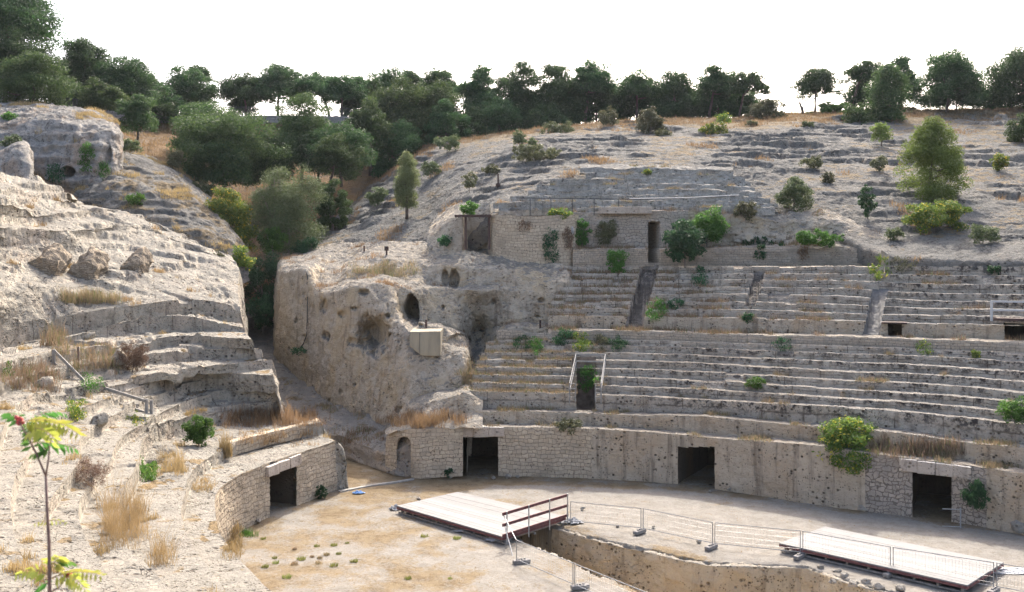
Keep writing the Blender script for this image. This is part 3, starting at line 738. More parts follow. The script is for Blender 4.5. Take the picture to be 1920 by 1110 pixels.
fx = (px_[:-1, :-1] + px_[1:, 1:])/2; fr = np.arange(Q5.shape[0] - 1)[:, None]*np.ones((1, Q5.shape[1] - 1), int)
grid_obj('ledge_wall', Q5, M_SMALLM, (fr < q5i[1]) & (fx < 1640), gal)
grid_obj('ruined_face', Q5, M_RUIN, (fr >= q5i[1]) & (fx < 1290), gal, scatter='weeds')
grid_obj('broken_face', Q5, M_CLIFF, ((fr >= q5i[1]) & (fx >= 1290)) | (fx >= 1640), gal, scatter='weeds')
# concrete cap over the slit
def wall_y(px): return float(np.interp(px, [1076, 1150, 1214, 1330], [66.1, 66, 65.8, 65.6]))
stone_beam('lintel', 1122, 1222, lambda x: 388, 13, M_LINTEL, gal, proud=.35, deep=.8, n=1, yf=wall_y)
# rock-cut seats above the gallery
UPX = np.arange(925, 1462, 1.5)
def urow(a): return hint(UPX, [925, 1040, 1200, 1300, 1400, 1462], a)
ul = [urow(v_) for v_ in ([396, 392, 388, 388, 388, 390], [380, 378, 376, 376, 378, 384], [369, 367, 366, 366, 368, 376], [358, 357, 355, 355, 359, 368], [347, 346, 345, 346, 351, 360], [338, 336, 335, 336, 342, 352], [330, 326, 325, 326, 332, 344], [324, 316, 315, 317, 320, 334])]
def uat(py, Y): return np.stack([(UPX - 960)/F*Y, Y, CAMH - (py - HZ)*Y/F], -1)
y_ = np.interp(UPX, [925, 1040, 1214, 1330, 1462], [66.2, 66.6, 66.4, 66, 65.6]); pr = [uat(np.full(len(UPX), 404.), y_), uat(ul[0], y_)]
for q in ul[1:]:
    yn = y_ + .8; pr += [np.stack([(UPX - 960)/F*yn, yn, pr[-1][:, 2] - .02], -1), uat(q, yn + .03)]; y_ = yn + .03
yn = y_ + 2.2; pr.append(uat(ul[-1] - 5, yn))
Q6, q6i = loft(pr, [max(2, int(np.linalg.norm(b - a, axis=1).mean()/.06)) for a, b in zip(pr[:-1], pr[1:])])
lp6 = np.zeros(Q6.shape[:2])
for k in range(0, len(pr) - 1, 2):
    a, b = q6i[k], q6i[k + 1]; lp6[a:b + 1] = np.linspace(0, 1, b - a + 1)[:, None]
Q6 = rough(Q6, [(3., .22, 'f'), (1.2, .16, 'f'), (.45, .08, 'f'), (.18, .03, 'f')], 91, .05, .6)
M_UROW = rock('grey_seat_limestone', (.46, .42, .355), (.39, .36, .305), (.16, .151, .134), (.10, .085, .075), pits=.8, lichen=.4, streak=.4, bump=.9, lip=.5, joints=.5)
ust = empty('stone_seating', tuple(P(1200, 385, 67)), 'topmost grey rock-cut seat rows above the gallery wall, eroded into the hillside', 'seating')
ulft = [918, 918, 930, 955, 985, 1015, 1045, 1085, 1100]
for k in range(8):
    a = 0 if k == 0 else 2*k - 1
    sl = slice(q6i[a], q6i[2*k + 1] + 1)
    if k == 7: sl = slice(q6i[a], None)
    B_ = Q6[sl]; cx = (UPX[:-1] + UPX[1:])/2
    v = np.broadcast_to((cx > ulft[k + 1] + rng.uniform(-14, 14)) & (cx < 1462 - 12*k + rng.uniform(-10, 10)), (B_.shape[0] - 1, B_.shape[1] - 1)).copy()
    grid_obj('seat_row', B_, M_UROW, v, ust, {'lip': lp6[sl], 'dark': np.full(B_.shape[:2], .5), 'pale': np.full(B_.shape[:2], .5)}, scatter='ledge')

# ------------------------------------------------------------------ right-hand hill of grey rock
hx = [530, 545, 640, 720, 800, 860, 900, 940, 1040, 1200, 1400, 1520, 1660, 1800, 1920, 2140]
def hrow(pys, Ys): return [(a, b, c) for a, b, c in zip(hx, pys, Ys)]
hl = [
 hrow([520, 500, 468, 464, 464, 452, 430, 402, 386, 386, 392, 420, 478, 490, 491, 493], [80, 80, 83, 80, 75, 68.5, 67.6, 67, 68, 68, 68.2, 65.5, 58.6, 56.2, 54.5, 51.3]),
 hrow([500, 488, 452, 446, 446, 425, 402, 388, 370, 366, 372, 400, 440, 462, 462, 466], [81, 81, 84, 82, 76.5, 70.5, 68.6, 68, 69.5, 69.5, 69.5, 66.8, 62.6, 58.6, 57, 53]),
 hrow([486, 476, 430, 408, 402, 388, 378, 362, 332, 327, 325, 350, 395, 432, 440, 445], [86, 86, 88, 87, 83, 77, 74.5, 73, 74.4, 75.2, 75.4, 71, 66, 62.4, 61, 56]),
 hrow([478, 468, 414, 372, 352, 345, 338, 326, 306, 300, 298, 312, 330, 372, 388, 392], [92, 92, 94, 94, 91, 85, 82, 80, 79.5, 80, 80.5, 78, 74, 69, 67, 62]),
 hrow([476, 462, 400, 350, 318, 306, 300, 292, 275, 268, 266, 275, 290, 315, 330, 340], [97, 97, 98, 99, 97, 93, 90, 88, 88, 89, 89, 87, 84, 80, 77, 72]),
 hrow([476, 462, 390, 335, 290, 278, 272, 266, 254, 248, 245, 244, 250, 262, 268, 280], [103, 103, 104, 104, 103, 101, 99, 98, 98, 99, 100, 98, 97, 94, 92, 88]),
 hrow([480, 464, 384, 326, 274, 264, 260, 252, 240, 228, 224, 218, 217, 219, 222, 228], [112, 112, 112, 112, 112, 112, 112, 112, 112, 112, 112, 110, 109, 107, 106, 102]),
 hrow([490, 474, 392, 338, 285, 272, 266, 256, 246, 230, 222, 212, 206, 204, 200, 196], [122, 122, 122, 122, 122, 122, 122, 122, 122, 122, 121, 120, 118, 117, 116, 112]),
 hrow([460, 450, 395, 355, 320, 310, 300, 290, 276, 262, 255, 245, 236, 232, 226, 220], [150]*16),
]
for r_ in hl: r_.append((2520, r_[-1][1], r_[-1][2]*.88))
hx.append(2520); hl.insert(0, [(a, b + 34, c - .05) for a, b, c in hl[0]])
C = np.array([[P(*k) for k in r_] for r_ in hl])
tx = np.array(hx, float); nn_ = np.concatenate([np.arange(530, 1980, 1.8), np.arange(1980, 2500, 5)])
polys = [hint(nn_, tx, C[k]) for k in range(len(hl))]
H, hi = loft(polys, [12, 16, 50, 64, 76, 84, 70, 50, 25])
mk = sstep(30, 72, np.arange(H.shape[0]))[:, None]*np.ones(H.shape[:2])
H = blur(H, 6)
rk = sstep(-.15, .35, fbm(H, 9.0, 3, 3) + .12)
H[..., 2] += mk*rk*(ridged(H*np.array([.7, 1.2, 1]), 3.4, 5, 7, .6) - .62)*.45
wp = np.stack([H[..., 0]/3.4 + .5*fbm(H, 3.0, 3, 61), H[..., 1]/2.3 + .5*fbm(H, 3.0, 3, 62)], -1)
cv, ce = worley(wp, 5); cv2, ce2 = worley(wp*2.3 + 7, 6)
H[..., 2] += mk*rk*((cv - .5)*.75*sstep(0, .25, ce) + (cv2 - .5)*.28*sstep(0, .3, ce2) - .12)
H[..., 2] += mk*.16*fbm(H, 1.6, 4, 13)
zz = H[..., 2]; per = .75
zq = zz + .75*fbm(H*np.array([.45, 1, 1]), 3.6, 4, 17); fr_ = zq/per - np.floor(zq/per)
H[..., 2] += mk*rk*per*(sstep(.4, .62, fr_) - fr_)*.85*sstep(-.35, .25, fbm(H, 6, 2, 19))
H = rough(H, [(1.3, .12, 'f'), (.6, .09, 'r'), (.28, .05, 'f')], 101)
hn = normals(H)
gr = np.clip(sstep(99, 116, H[..., 1])*.9 + .35*sstep(.90, .98, hn[..., 2]) - .35*rk, -.4, 1)
tag(grid_obj('rocky_hillside', H, M_HILL, attrs={'grass': gr}, scatter='hill'), kind='structure')
HGRASS = gr

# ------------------------------------------------------------------ slope behind: ravine, tree slope and the terrace that carries the road
tx = np.array([-320, -100, 0, 120, 230, 330, 420, 500, 560, 640, 720, 800, 900, 1050], float)
tl = [
 (76, [300, 330, 350, 380, 430, 480, 545, 590, 610, 600, 600, 560, 520, 480]),
 (82, [250, 285, 305, 335, 375, 425, 500, 555, 580, 560, 540, 500, 480, 450]),
 (88, [205, 238, 262, 296, 335, 390, 450, 500, 515, 500, 500, 470, 440, 420]),
 (100, [182, 205, 215, 236, 268, 320, 362, 385, 390, 385, 390, 395, 370, 340]),
 (112, [166, 190, 196, 213, 242, 268, 292, 305, 308, 312, 325, 330, 310, 290]),
 (123.8, [152, 181, 187, 205, 228, 236, 238, 238, 238, 240, 258, 275, 275, 270]),
 (125.2, [150, 179, 185, 203, 218, 221, 222, 222, 222, 224, 246, 270, 272, 268]),
 (160, [215, 240, 245, 255, 272, 275, 275, 275, 275, 275, 285, 290, 285, 280]),
 (260, [290]*14)]
xx = np.arange(-320, 1050, 2.5)
polys = []
for (Y_, pys) in tl:
    C_ = np.array([P(a, b, Y_) for a, b in zip(tx, pys)]); polys.append(hint(xx, tx, C_))
T, ti = loft(polys, [22, 22, 40, 40, 40, 8, 20, 12])
T[..., 2] += .35*fbm(T, 3.0, 4, 5) + .6*fbm(T, 9.0, 3, 15)
T = rough(T, [(.8, .10, 'f')], 111)
tag(grid_obj('hill_terrain', T, M_EARTH, attrs={'grass': np.clip(.25 + .9*fbm(T, 7, 3, 8), -.3, 1)}, scatter='slope'), kind='structure')

# ------------------------------------------------------------------ left-hand side: eroded seats that curve round the near end of the arena
def Gp(l, z): return [G(px, py, z) for px, py in l]
rings = [
 Gp([(632, 825), (520, 862), (425, 905), (405, 970), (450, 1050), (590, 1185)], 2.4),
 Gp([(602, 792), (490, 812), (385, 862), (347, 925), (350, 1000), (470, 1170)], 3.0),
 Gp([(530, 752), (430, 760), (300, 797), (255, 870), (218, 985), (345, 1130)], 3.9),
 Gp([(520, 737), (400, 738), (258, 800), (205, 860), (148, 960), (230, 1125)], 4.35),
 Gp([(514, 722), (380, 718), (190, 790), (147, 867), (80, 975), (150, 1120)], 4.85),
 Gp([(512, 703), (370, 700), (131, 772), (50, 855), (20, 950), (60, 1110)], 5.35),
 Gp([(510, 674), (370, 688), (90, 735), (0, 815), (-50, 920), (-30, 1110)], 5.85),
 Gp([(490, 655), (360, 655), (60, 702), (-50, 770), (-120, 880), (-120, 1110)], 6.4),
 Gp([(472, 635), (340, 630), (40, 672), (-90, 730), (-200, 850), (-240, 1110)], 7.0),
 [P(*q) for q in [(458, 612, 55.5), (325, 592, 54.5), (90, 640, 49), (-40, 665, 43), (-150, 720, 36), (-300, 900, 22)]],
 [P(*q) for q in [(450, 575, 60), (362, 561, 58.5), (60, 601, 51.5), (-80, 625, 44), (-220, 680, 36), (-420, 850, 22)]],
 [P(*q) for q in [(446, 545, 63), (340, 512, 62), (150, 527, 55.5), (0, 540, 50), (-150, 560, 42), (-500, 700, 24)]],
 [P(*q) for q in [(450, 500, 68), (300, 470, 66), (135, 470, 60), (0, 468, 54), (-150, 480, 45), (-560, 560, 26)]],
 [P(*q) for q in [(444, 490, 70), (290, 430, 69), (135, 431, 60.8), (0, 422, 54.6), (-150, 430, 46), (-600, 480, 27)]],
 [P(*q) for q in [(436, 480, 72), (270, 404, 71), (95, 398, 61.8), (0, 377, 55.8), (-150, 370, 47), (-640, 380, 28)]],
 [P(*q) for q in [(420, 470, 74), (230, 398, 73), (110, 370, 65), (0, 345, 58.5), (-150, 330, 49), (-680, 320, 29)]],
 [P(*q) for q in [(400, 462, 76), (200, 400, 75), (130, 358, 68), (0, 313, 62), (-150, 275, 52), (-720, 250, 31)]],
 [P(*q) for q in [(385, 470, 80), (190, 420, 80), (125, 390, 74), (0, 350, 68), (-160, 310, 58), (-740, 260, 36)]],
]
rings = [np.array(r_) for r_ in rings]
base = rings[0].copy(); base[:, 2] = -.1
lens = np.linalg.norm(np.diff(rings[2], axis=0), axis=1); t_ = np.concatenate([[0], np.cumsum(lens)])
nL = 880; tt = np.linspace(0, t_[-1], nL)
def smooth_ring(r_): return hint(tt, t_, r_)
S = [smooth_ring(r_) for r_ in rings]
er = hint(tt, t_, np.array([0, .02, .12, 0, 0, .05]))       # how far a ledge has worn into a slope
prl = [smooth_ring(base), S[0]]
kinds = ['step']*10 + ['slope']*2 + ['step', 'step', 'step', 'slope', 'slope', 'slope']
for k in range(1, len(S)):
    if k in (11, 12, 15, 16, 17): prl.append(S[k - 1]*.5 + S[k]*.5 + np.array([0, 0, -.15])); prl.append(S[k])
    else:
        bk = S[k].copy(); z0, z1 = S[k - 1][:, 2], S[k][:, 2]
        e_ = np.clip(er + .25*fbm(S[k], 4.0, 2, 40 + k), 0, .8)
        if k >= 12: e_ = np.clip(hint(tt, t_, np.array([.95, .95, .62, .08, .05, .05])) + .3*fbm(S[k], 3.0, 3, 40 + k), 0, 1)
        if k == 10: bk[:, 2] = z0 - .35 + .0*z1
        else: bk[:, 2] = z0 + (z1 - z0)*e_
        d_ = S[k - 1][:, :2] - S[k][:, :2]; l_ = np.linalg.norm(d_, axis=1, keepdims=True); bk[:, :2] += d_/np.maximum(l_, .01)*np.minimum(.06, l_*.2)
        prl += [bk, S[k]]
sg = [max(3, min(46, int(np.linalg.norm(b - a, axis=1)[:500].mean()/.06))) for a, b in zip(prl[:-1], prl[1:])]
LB, li = loft(prl, sg)
LB0 = LB.copy()
far = sstep(0, 1, (LB[..., 2] - 8.3)/2.0)
LBr = rough(LB, [(3.2, .16, 'f'), (1.0, .07, 'f'), (.5, .05, 'r'), (.3, .045, 'f'), (.13, .028, 'f')], 121, .04, .7)
LB = LB + (LBr - LB)*(.38 + .62*sstep(34, 43, LB[..., 1:2]))
n_ = blur(normals(LB0), 3)
LB += n_*(far*(.55*(ridged(LB0*np.array([.8, .8, 1.6]), 4.0, 4, 77) - .3)))[..., None]
zz_ = LB[..., 2] + .16*LB[..., 0] + .5*fbm(LB0*np.array([.5, 1, 1]), 3.0, 4, 91); f_ = zz_/.55 - np.floor(zz_/.55)
LB[..., 2] += far*.55*(sstep(.35, .65, f_) - f_)*.8*sstep(-.3, .2, fbm(LB0, 4, 2, 92))
# breaks in the ledges: blocks missing here and there
br_ = sstep(.18, .26, fbm(LB0*np.array([1, 1, .25]), 2.2, 3, 55)) - .6*sstep(.28, .36, fbm(LB0*np.array([1, 1, .25]), 1.9, 2, 58)); LB[..., 2] -= .24*br_*sstep(li[3], li[5], np.arange(LB.shape[0]))[:, None]*(1 - far)*(.25 + .75*sstep(34, 42, LB0[..., 1]))
gl = np.where(np.abs(fbm(LB0, 1.2, 3, 66)) > .25, .15, -.2)
LB = LB[:, ::-1]; gl = gl[:, ::-1]
lpx, lpy = pix(LB)
lfx = (lpx[:-1, :-1] + lpx[1:, 1:])/2; lfy = (lpy[:-1, :-1] + lpy[1:, 1:])/2; lfr = np.arange(LB.shape[0] - 1)[:, None]*np.ones((1, LB.shape[1] - 1), int)
ldoor = (lfx > 506) & (lfx < 556) & (lfy > 866) & (lfr < li[1])
lmas = lpx*0 + ((LB0[:, ::-1][..., 1] > 37.5))
lmf = (LB0[:-1, ::-1][:, :-1, 1] > 37.6)
lw = empty('podium_wall', tuple(G(560, 950, 0)), 'short curved block masonry wall with one dark doorway at the left end of the arena', 'wall')
grid_obj('block_facing', LB, M_MASON, (lfr < li[1]) & lmf & ~ldoor, lw)
grid_obj('rock_face', LB, M_POD, (lfr < li[1]) & ~lmf, lw)
lsl = empty('stone_seating', tuple(G(330, 800, 3.9)), 'pale eroded rock-cut seat ledges curving round the left end of the arena', 'seating')
for k in range(1, 11):
    grid_obj('seat_row', LB, M_LEFT, (lfr >= li[2*k - 1]) & (lfr < li[2*k + 1]), lsl, {'grass': gl}, scatter='left')
tag(grid_obj('rock_slope', LB, M_LEFT, (lfr >= li[21]), None, {'grass': gl - .15}, scatter='leftslope'), 'high pale rock slope with worn ledges, rising at the far left above the brick piers', 'rock slope')
# side of the left mass that falls into the passage
e0 = LB[:, -1]; lo = e0.copy(); lo[:, 2] = np.minimum(e0[:, 2] - 1.0, .0 + .12*np.maximum(e0[:, 1] - 50, 0)); lo[:, 0] += .15
E, _ = loft([e0, e0*.85 + lo*.15 + np.array([.22, .1, 0]), e0*.5 + lo*.5 + np.array([.45, .1, 0]), lo], [10, 20, 40])
rE = rough(E, [(2.5, .25, 'f'), (.8, .2, 'f'), (.3, .08, 'f')], 131); E = E + (rE - E)*sstep(0, 9, np.arange(E.shape[0]))[:, None, None]
grid_obj('end_face', E, M_LEFT, None, lsl, {'grass': np.full(E.shape[:2], -.3)})
# masonry dress of the left doorway
def ldy(px): return float(np.interp(px, [430, 510, 632], [37.6, 42.7, 47.6]))
stone_beam('lintel', 500, 563, lambda x: 875 - (x - 500)*.385, 20, M_LINTEL, lw, n=3, yf=lambda x: float(np.interp(x, [500, 563], [42.75, 45.2])))
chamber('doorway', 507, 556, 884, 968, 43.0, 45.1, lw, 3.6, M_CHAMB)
# little block wall on the ledge above the left doorway
def ring_pts(pts, z): return np.array([G(a, b, z) for a, b in pts])
lw2 = ring_pts([(427, 857), (470, 845), (520, 832), (575, 818), (600, 810)], 2.42)
tq = np.arange(5.)
w0 = hint(np.linspace(0, 4, 160), tq, lw2); w1 = w0 + np.array([0, .02, .62]); w2 = w1 + np.array([-.22, .38, .0]); w3 = w2 - np.array([0, 0, .7])
LW2, _ = loft([w0, w1, w2, w3], [10, 7, 8]); LW2 = rough(LW2, [(.5, .05, 'f'), (.2, .03, 'f')], 141)
tag(grid_obj('parapet_wall', LW2, M_MASON, None, None), 'knee-high wall of blocks with dry grass behind it above the left doorway', 'wall')

# grey humps behind the left slope, and the outcrop with a grotto
gh = [
 [(140, 430, 78), (140, 400, 78.5), (150, 372, 80), (160, 352, 83), (170, 345, 88)],
 [(200, 440, 76), (200, 400, 77), (205, 362, 79), (215, 340, 83), (225, 334, 88)],
 [(270, 450, 75), (270, 410, 76), (275, 372, 78.5), (285, 345, 83), (295, 338, 88)],
 [(330, 465, 74.5), (330, 430, 75.5), (332, 395, 78), (340, 368, 82), (350, 360, 88)],
 [(390, 485, 74), (390, 460, 75), (388, 430, 77.5), (390, 405, 81), (398, 395, 87)],
 [(435, 520, 73.5), (435, 490, 74.5), (430, 462, 76.5), (425, 440, 80), (428, 430, 86)],
 [(458, 600, 72), (457, 540, 73), (452, 500, 75), (448, 480, 79), (450, 472, 86)],
]
K, _ = column_patch(gh, .10, .10); K = rough(K, [(5., .6, 'r'), (1.6, .4, 'r'), (.8, .2, 'f'), (.35, .08, 'r')], 151); K = strata(K, .3, .8, 7)
tag(grid_obj('rock_outcrop', K, M_HILL, None, None, {'grass': np.full(K.shape[:2], .15)}, scatter='hump'), 'broad grey rock hump between the pale left slope and the ravine trees', 'rock')
gh = [
 [(150, 350, 84), (165, 325, 85), (185, 305, 88), (205, 292, 94)],
 [(225, 345, 84), (230, 315, 85), (240, 300, 88), (250, 293, 94)],
 [(290, 358, 83), (295, 335, 84), (300, 318, 88), (305, 312, 94)],
 [(345, 385, 82), (348, 365, 83), (350, 348, 87), (352, 342, 93)],
 [(372, 420, 82), (375, 400, 83), (375, 385, 87), (378, 372, 93)],
]
K, _ = column_patch(gh, .12, .12); K = rough(K, [(5., .5, 'r'), (1.6, .25, 'f'), (.5, .1, 'f')], 161)
tag(grid_obj('rock_outcrop', K, M_HILL, None, None, {'grass': np.full(K.shape[:2], .0)}, scatter='hump'), 'smooth grey rock shelf beside dry brown grass, right of the grotto outcrop', 'rock')
og = [
 [(-120, 330, 82), (-120, 300, 82), (-120, 240, 83), (-110, 215, 84), (-100, 205, 88), (-90, 196, 94)],
 [(-20, 335, 82), (-20, 300, 82), (-18, 250, 83), (-10, 228, 84), (0, 216, 88), (10, 200, 94)],
 [(50, 340, 82), (52, 300, 82), (55, 250, 83), (60, 224, 84.5), (66, 214, 88), (75, 202, 94)],
 [(110, 345, 81), (112, 310, 81.5), (112, 265, 82.2), (112, 228, 83.5), (118, 215, 88), (125, 204, 94)],
 [(155, 345, 80.5), (156, 310, 81.4), (155, 272, 81.6), (155, 242, 83.5), (155, 222, 88), (160, 210, 94)],
 [(190, 340, 80.5), (190, 310, 81.5), (192, 280, 81.6), (196, 250, 83), (192, 232, 87.5), (190, 218, 94)],
 [(208, 335, 81.5), (208, 308, 82.0), (209, 282, 82.3), (211, 252, 83.3), (207, 240, 87.5), (205, 228, 94)],
 [(210, 335, 90), (211, 308, 90), (212, 285, 90), (214, 262, 90), (212, 252, 92), (210, 240, 96)],
]
og = [[(c[0][0], c[0][1] + 60, c[0][2] - .3)] + c for c in og]
K, _ = column_patch(og, .09, .09)
K = rough(K, [(4., .5, 'f'), (1.7, .4, 'r'), (.9, .22, 'f'), (.4, .10, 'r'), (.2, .04, 'f')], 171); K = strata(K, .35, 1.0, 9); dent(K, 126, 322, 15, 11, 3.0, .7, .3, 3); dent(K, 200, 288, 9, 26, 1.0, .3, .4, 5)
M_GREYO = rock('outcrop_limestone', (.37, .34, .295), (.31, .285, .25), (.19, .18, .16), (.09, .075, .06), cracks=1.0, pits=.9, lichen=.3, streak=.6, bump=.9, ochre=(.40, .26, .15), ochre_amt=.5, grass=DRY)
tag(grid_obj('rock_outcrop', K, M_GREYO, None, None, {'grass': np.full(K.shape[:2], -.2)}, scatter='hump'), 'tall grey rock outcrop with a small dark grotto and hanging ivy at the upper left', 'rock')
og = [
 [(-80, 345, 74), (-80, 300, 75), (-70, 280, 76), (-60, 272, 79)],
 [(0, 345, 73), (0, 305, 74), (2, 282, 75), (8, 276, 79)],
 [(35, 350, 72.5), (36, 300, 73.5), (36, 270, 75), (38, 263, 79)],
 [(55, 352, 72.5), (58, 310, 73.5), (54, 280, 75), (50, 268, 79)],
 [(64, 352, 74), (66, 318, 75), (60, 295, 77), (54, 285, 80)],
]
K, _ = column_patch(og, .09, .09); K = rough(K, [(2.5, .4, 'f'), (.8, .18, 'f'), (.3, .08, 'f')], 181)
tag(grid_obj('rock_outcrop', K, M_GREYO, None, None, {'grass': np.full(K.shape[:2], -.2)}), 'smaller grey boulder in front of the grotto outcrop at the left edge', 'rock')

# ------------------------------------------------------------------ arena floor with the trench cut into it
TR = np.array([G(1041, 984, 0)[:2], G(1120, 1006, 0)[:2], G(1200, 1024, 0)[:2], G(1320, 1050, 0)[:2], G(1430, 1056, 0)[:2], G(1510, 1058, 0)[:2], G(1580, 1082, 0)[:2], G(1700, 1112, 0)[:2], [17, 30.5], [12, 27.5],
     [7.6, 30.2], G(1215, 1111, 0)[:2], G(1120, 1077, 0)[:2], G(1040, 1036, 0)[:2], G(968, 1007, 0)[:2], G(850, 960, 0)[:2], G(905, 945, 0)[:2]])
def inside(x, y, poly):
    r_ = np.zeros(x.shape, bool); n = len(poly)
    for k in range(n):
        x0, y0 = poly[k]; x1, y1 = poly[(k + 1) % n]
        c = ((y0 > y) != (y1 > y)) & (x < (x1 - x0)*(y - y0)/((y1 - y0) + 1e-12) + x0); r_ ^= c
    return r_
def near(x, y, poly):
    d = np.full(x.shape, 1e9); n = len(poly)
    for k in range(n):
        a = poly[k]; b = poly[(k + 1) % n]; ab = b - a; t = np.clip(((x - a[0])*ab[0] + (y - a[1])*ab[1])/(ab @ ab), 0, 1)
        d = np.minimum(d, np.hypot(x - a[0] - t*ab[0], y - a[1] - t*ab[1]))
    return d
gx_, gy_ = np.meshgrid(np.arange(-21, 33, .09), np.arange(19, 60, .09))
Z = np.stack([gx_, gy_, gx_*0], -1)
Z[..., 2] = .05*fbm(Z, 2.5, 3, 3) + .035*fbm(Z, .6, 4, 5) - .02
dtr = near(gx_, gy_, TR) + .35*fbm(Z, .9, 3, 23) ; ins = inside(gx_, gy_, TR)
Z[..., 2] += np.where(~ins, -.05*sstep(.5, 0, dtr), 0)
wig = .20*fbm(Z, .8, 4, 27) + .10*fbm(Z, .28, 2, 28)
sdf = np.where(ins, -1, 1)*near(gx_, gy_, TR) + wig
drop = sstep(.0, -.28, sdf)
Z[..., 2] -= 2.7*drop - .25*fbm(Z, .5, 3, 29)*drop
GG = np.clip(.30*sstep(3.0, -6.0, gx_) - .15*sstep(2, 14, gx_) + .35*sstep(.9, .2, np.where(sdf > 0, sdf, 9))*sstep(1.0, 4, gx_)*(gx_ < 8) + .25*sstep(44, 49, gy_)*sstep(0, -5, gx_), -1, 1)
wallnear = np.interp(gx_, [-9, -5, 8, 15, 19, 24], [55, 50.2, 48.6, 44.6, 42.4, 39.5]) - gy_
GG = GG + .45*sstep(1.3, .3, wallnear)
def floor_mat():
    m = Mat('arena_floor'); p = m.pos()
    big = m.noise(p, .38, 6, .65, .3); mid = m.noise(p, 1.6, 7, .7); fine = m.noise(p, 8, 7, .75); grit = m.noise(p, 26, 4, .7)
    ga = m.attr('grass')
    stone = m.mix(m.ramp(mid, .35, .65), (.185, .166, .138), (.232, .213, .184))
    stone = m.mix(m.ramp(fine, .5, .7, 0, .6), stone, (.10, .082, .062))
    straw = m.mix(m.ramp(fine, .3, .7), (.165, .12, .068), (.11, .078, .045))
    straw = m.mix(m.ramp(mid, .4, .62), straw, (.185, .142, .088))
    f = m.math('ADD', m.math('ADD', m.math('MULTIPLY', big, .75), m.math('MULTIPLY', mid, .35)), m.math('MULTIPLY', ga, .35))
    f = m.math('ADD', f, m.math('MULTIPLY', m.math('SUBTRACT', fine, .5), .35))
    col = m.mix(m.ramp(f, .57, .72), stone, straw)
    dp = m.attr('deep')
    tw_ = m.mix(m.ramp(m.noise(m.mapv(p, (1, 1, .7)), 1.3, 7, .7), .32, .68), (.52, .43, .30), (.40, .31, .20))
    tv = m.vor(p, 3.5); tw_ = m.mix(m.math('MULTIPLY', m.ramp(tv.outputs['Distance'], .08, .3, 1, 0), m.ramp(m.noise(p, .9, 3), .42, .56)), tw_, (.14, .10, .065))
    tw_ = m.mix(m.ramp(m.noise(m.mapv(p, (2, 2, .3)), 1.2, 5), .55, .7, 0, .35), tw_, (.24, .19, .13))
    col = m.mix(dp, col, tw_)
    h = m.math('ADD', m.math('MULTIPLY', fine, .8), m.math('ADD', m.math('MULTIPLY', mid, .8), m.math('MULTIPLY', grit, .3)))
    return m.finish(col, .96, m.bump(h, .75, .09), spec=.08)
M_FLOOR = floor_mat()
tag(grid_obj('arena_ground', Z, M_FLOOR, None, None, {'grass': GG, 'deep': sstep(-.02, -.12, sdf)}, scatter='floor'), kind='structure')
# far face of the trench
M_TRENCH = rock('trench_limestone', (.50, .42, .30), (.42, .335, .225), (.27, .245, .205), (.12, .085, .055), pits=1.0, streak=.5, bump=.9, ochre=(.44, .31, .17), ochre_amt=.6)
e_tr = np.array([TR[k] for k in range(9)]); tr_t = np.concatenate([[0], np.cumsum(np.linalg.norm(np.diff(e_tr, axis=0), axis=1))])
c_tr = hint(np.linspace(0, tr_t[-1], 330), tr_t, e_tr); d_tr = np.gradient(c_tr, axis=0); d_tr /= np.linalg.norm(d_tr, axis=1, keepdims=True); n_tr = np.stack([d_tr[:, 1], -d_tr[:, 0]], -1)
n_tr *= np.sign((n_tr*np.array([-1, -1.])).sum(1))[:, None]
tp = lambda o, z: np.concatenate([c_tr + n_tr*o, np.full((len(c_tr), 1), z)], 1)
TW_, _ = loft([tp(-.55, -.14), tp(.20, -.10), tp(.24, -.5), tp(.27, -2.8)], [10, 8, 44]); TW_ = rough(TW_, [(1.6, .16, 'f'), (.6, .10, 'f'), (.25, .05, 'f')], 231)
tag(grid_obj('trench_wall', TW_, M_TRENCH), kind='structure')
# wide ground sheet under everything
gm_ = np.array([[[-880, -180, -6], [880, -180, -6]], [[-880, 1460, -6], [880, 1460, -6]]], float)
a = np.linspace(0, 1, 30)
GS = gm_[0, 0] + np.stack(np.broadcast_arrays(a[None, :]*1760, a[:, None]*1640, 0*a[None, :]), -1)
tag(grid_obj('ground', GS, M_EARTH), kind='structure')
# ------------------------------------------------------------------ finding the ground
bpy.context.view_layer.update()
DG = bpy.context.evaluated_depsgraph_get()
def pick(px, py, strict=False):
    """first rock or ground met by the line of sight through a pixel of the photograph"""
    d = Vector(((px - 960)/F, 1.0, -(py - HZ)/F)); d.normalize()
    hit, loc, nrm, i, ob, m = SC.ray_cast(DG, Vector((0, 0, CAMH)), d)
    if not hit: return None, None
    return np.array(loc), np.array(nrm)
def ground(x, y, z0=60.0):
    hit, loc, nrm, i, ob, m = SC.ray_cast(DG, Vector((x, y, z0)), Vector((0, 0, -1)))
    return float(loc[2]) if hit else 0.0

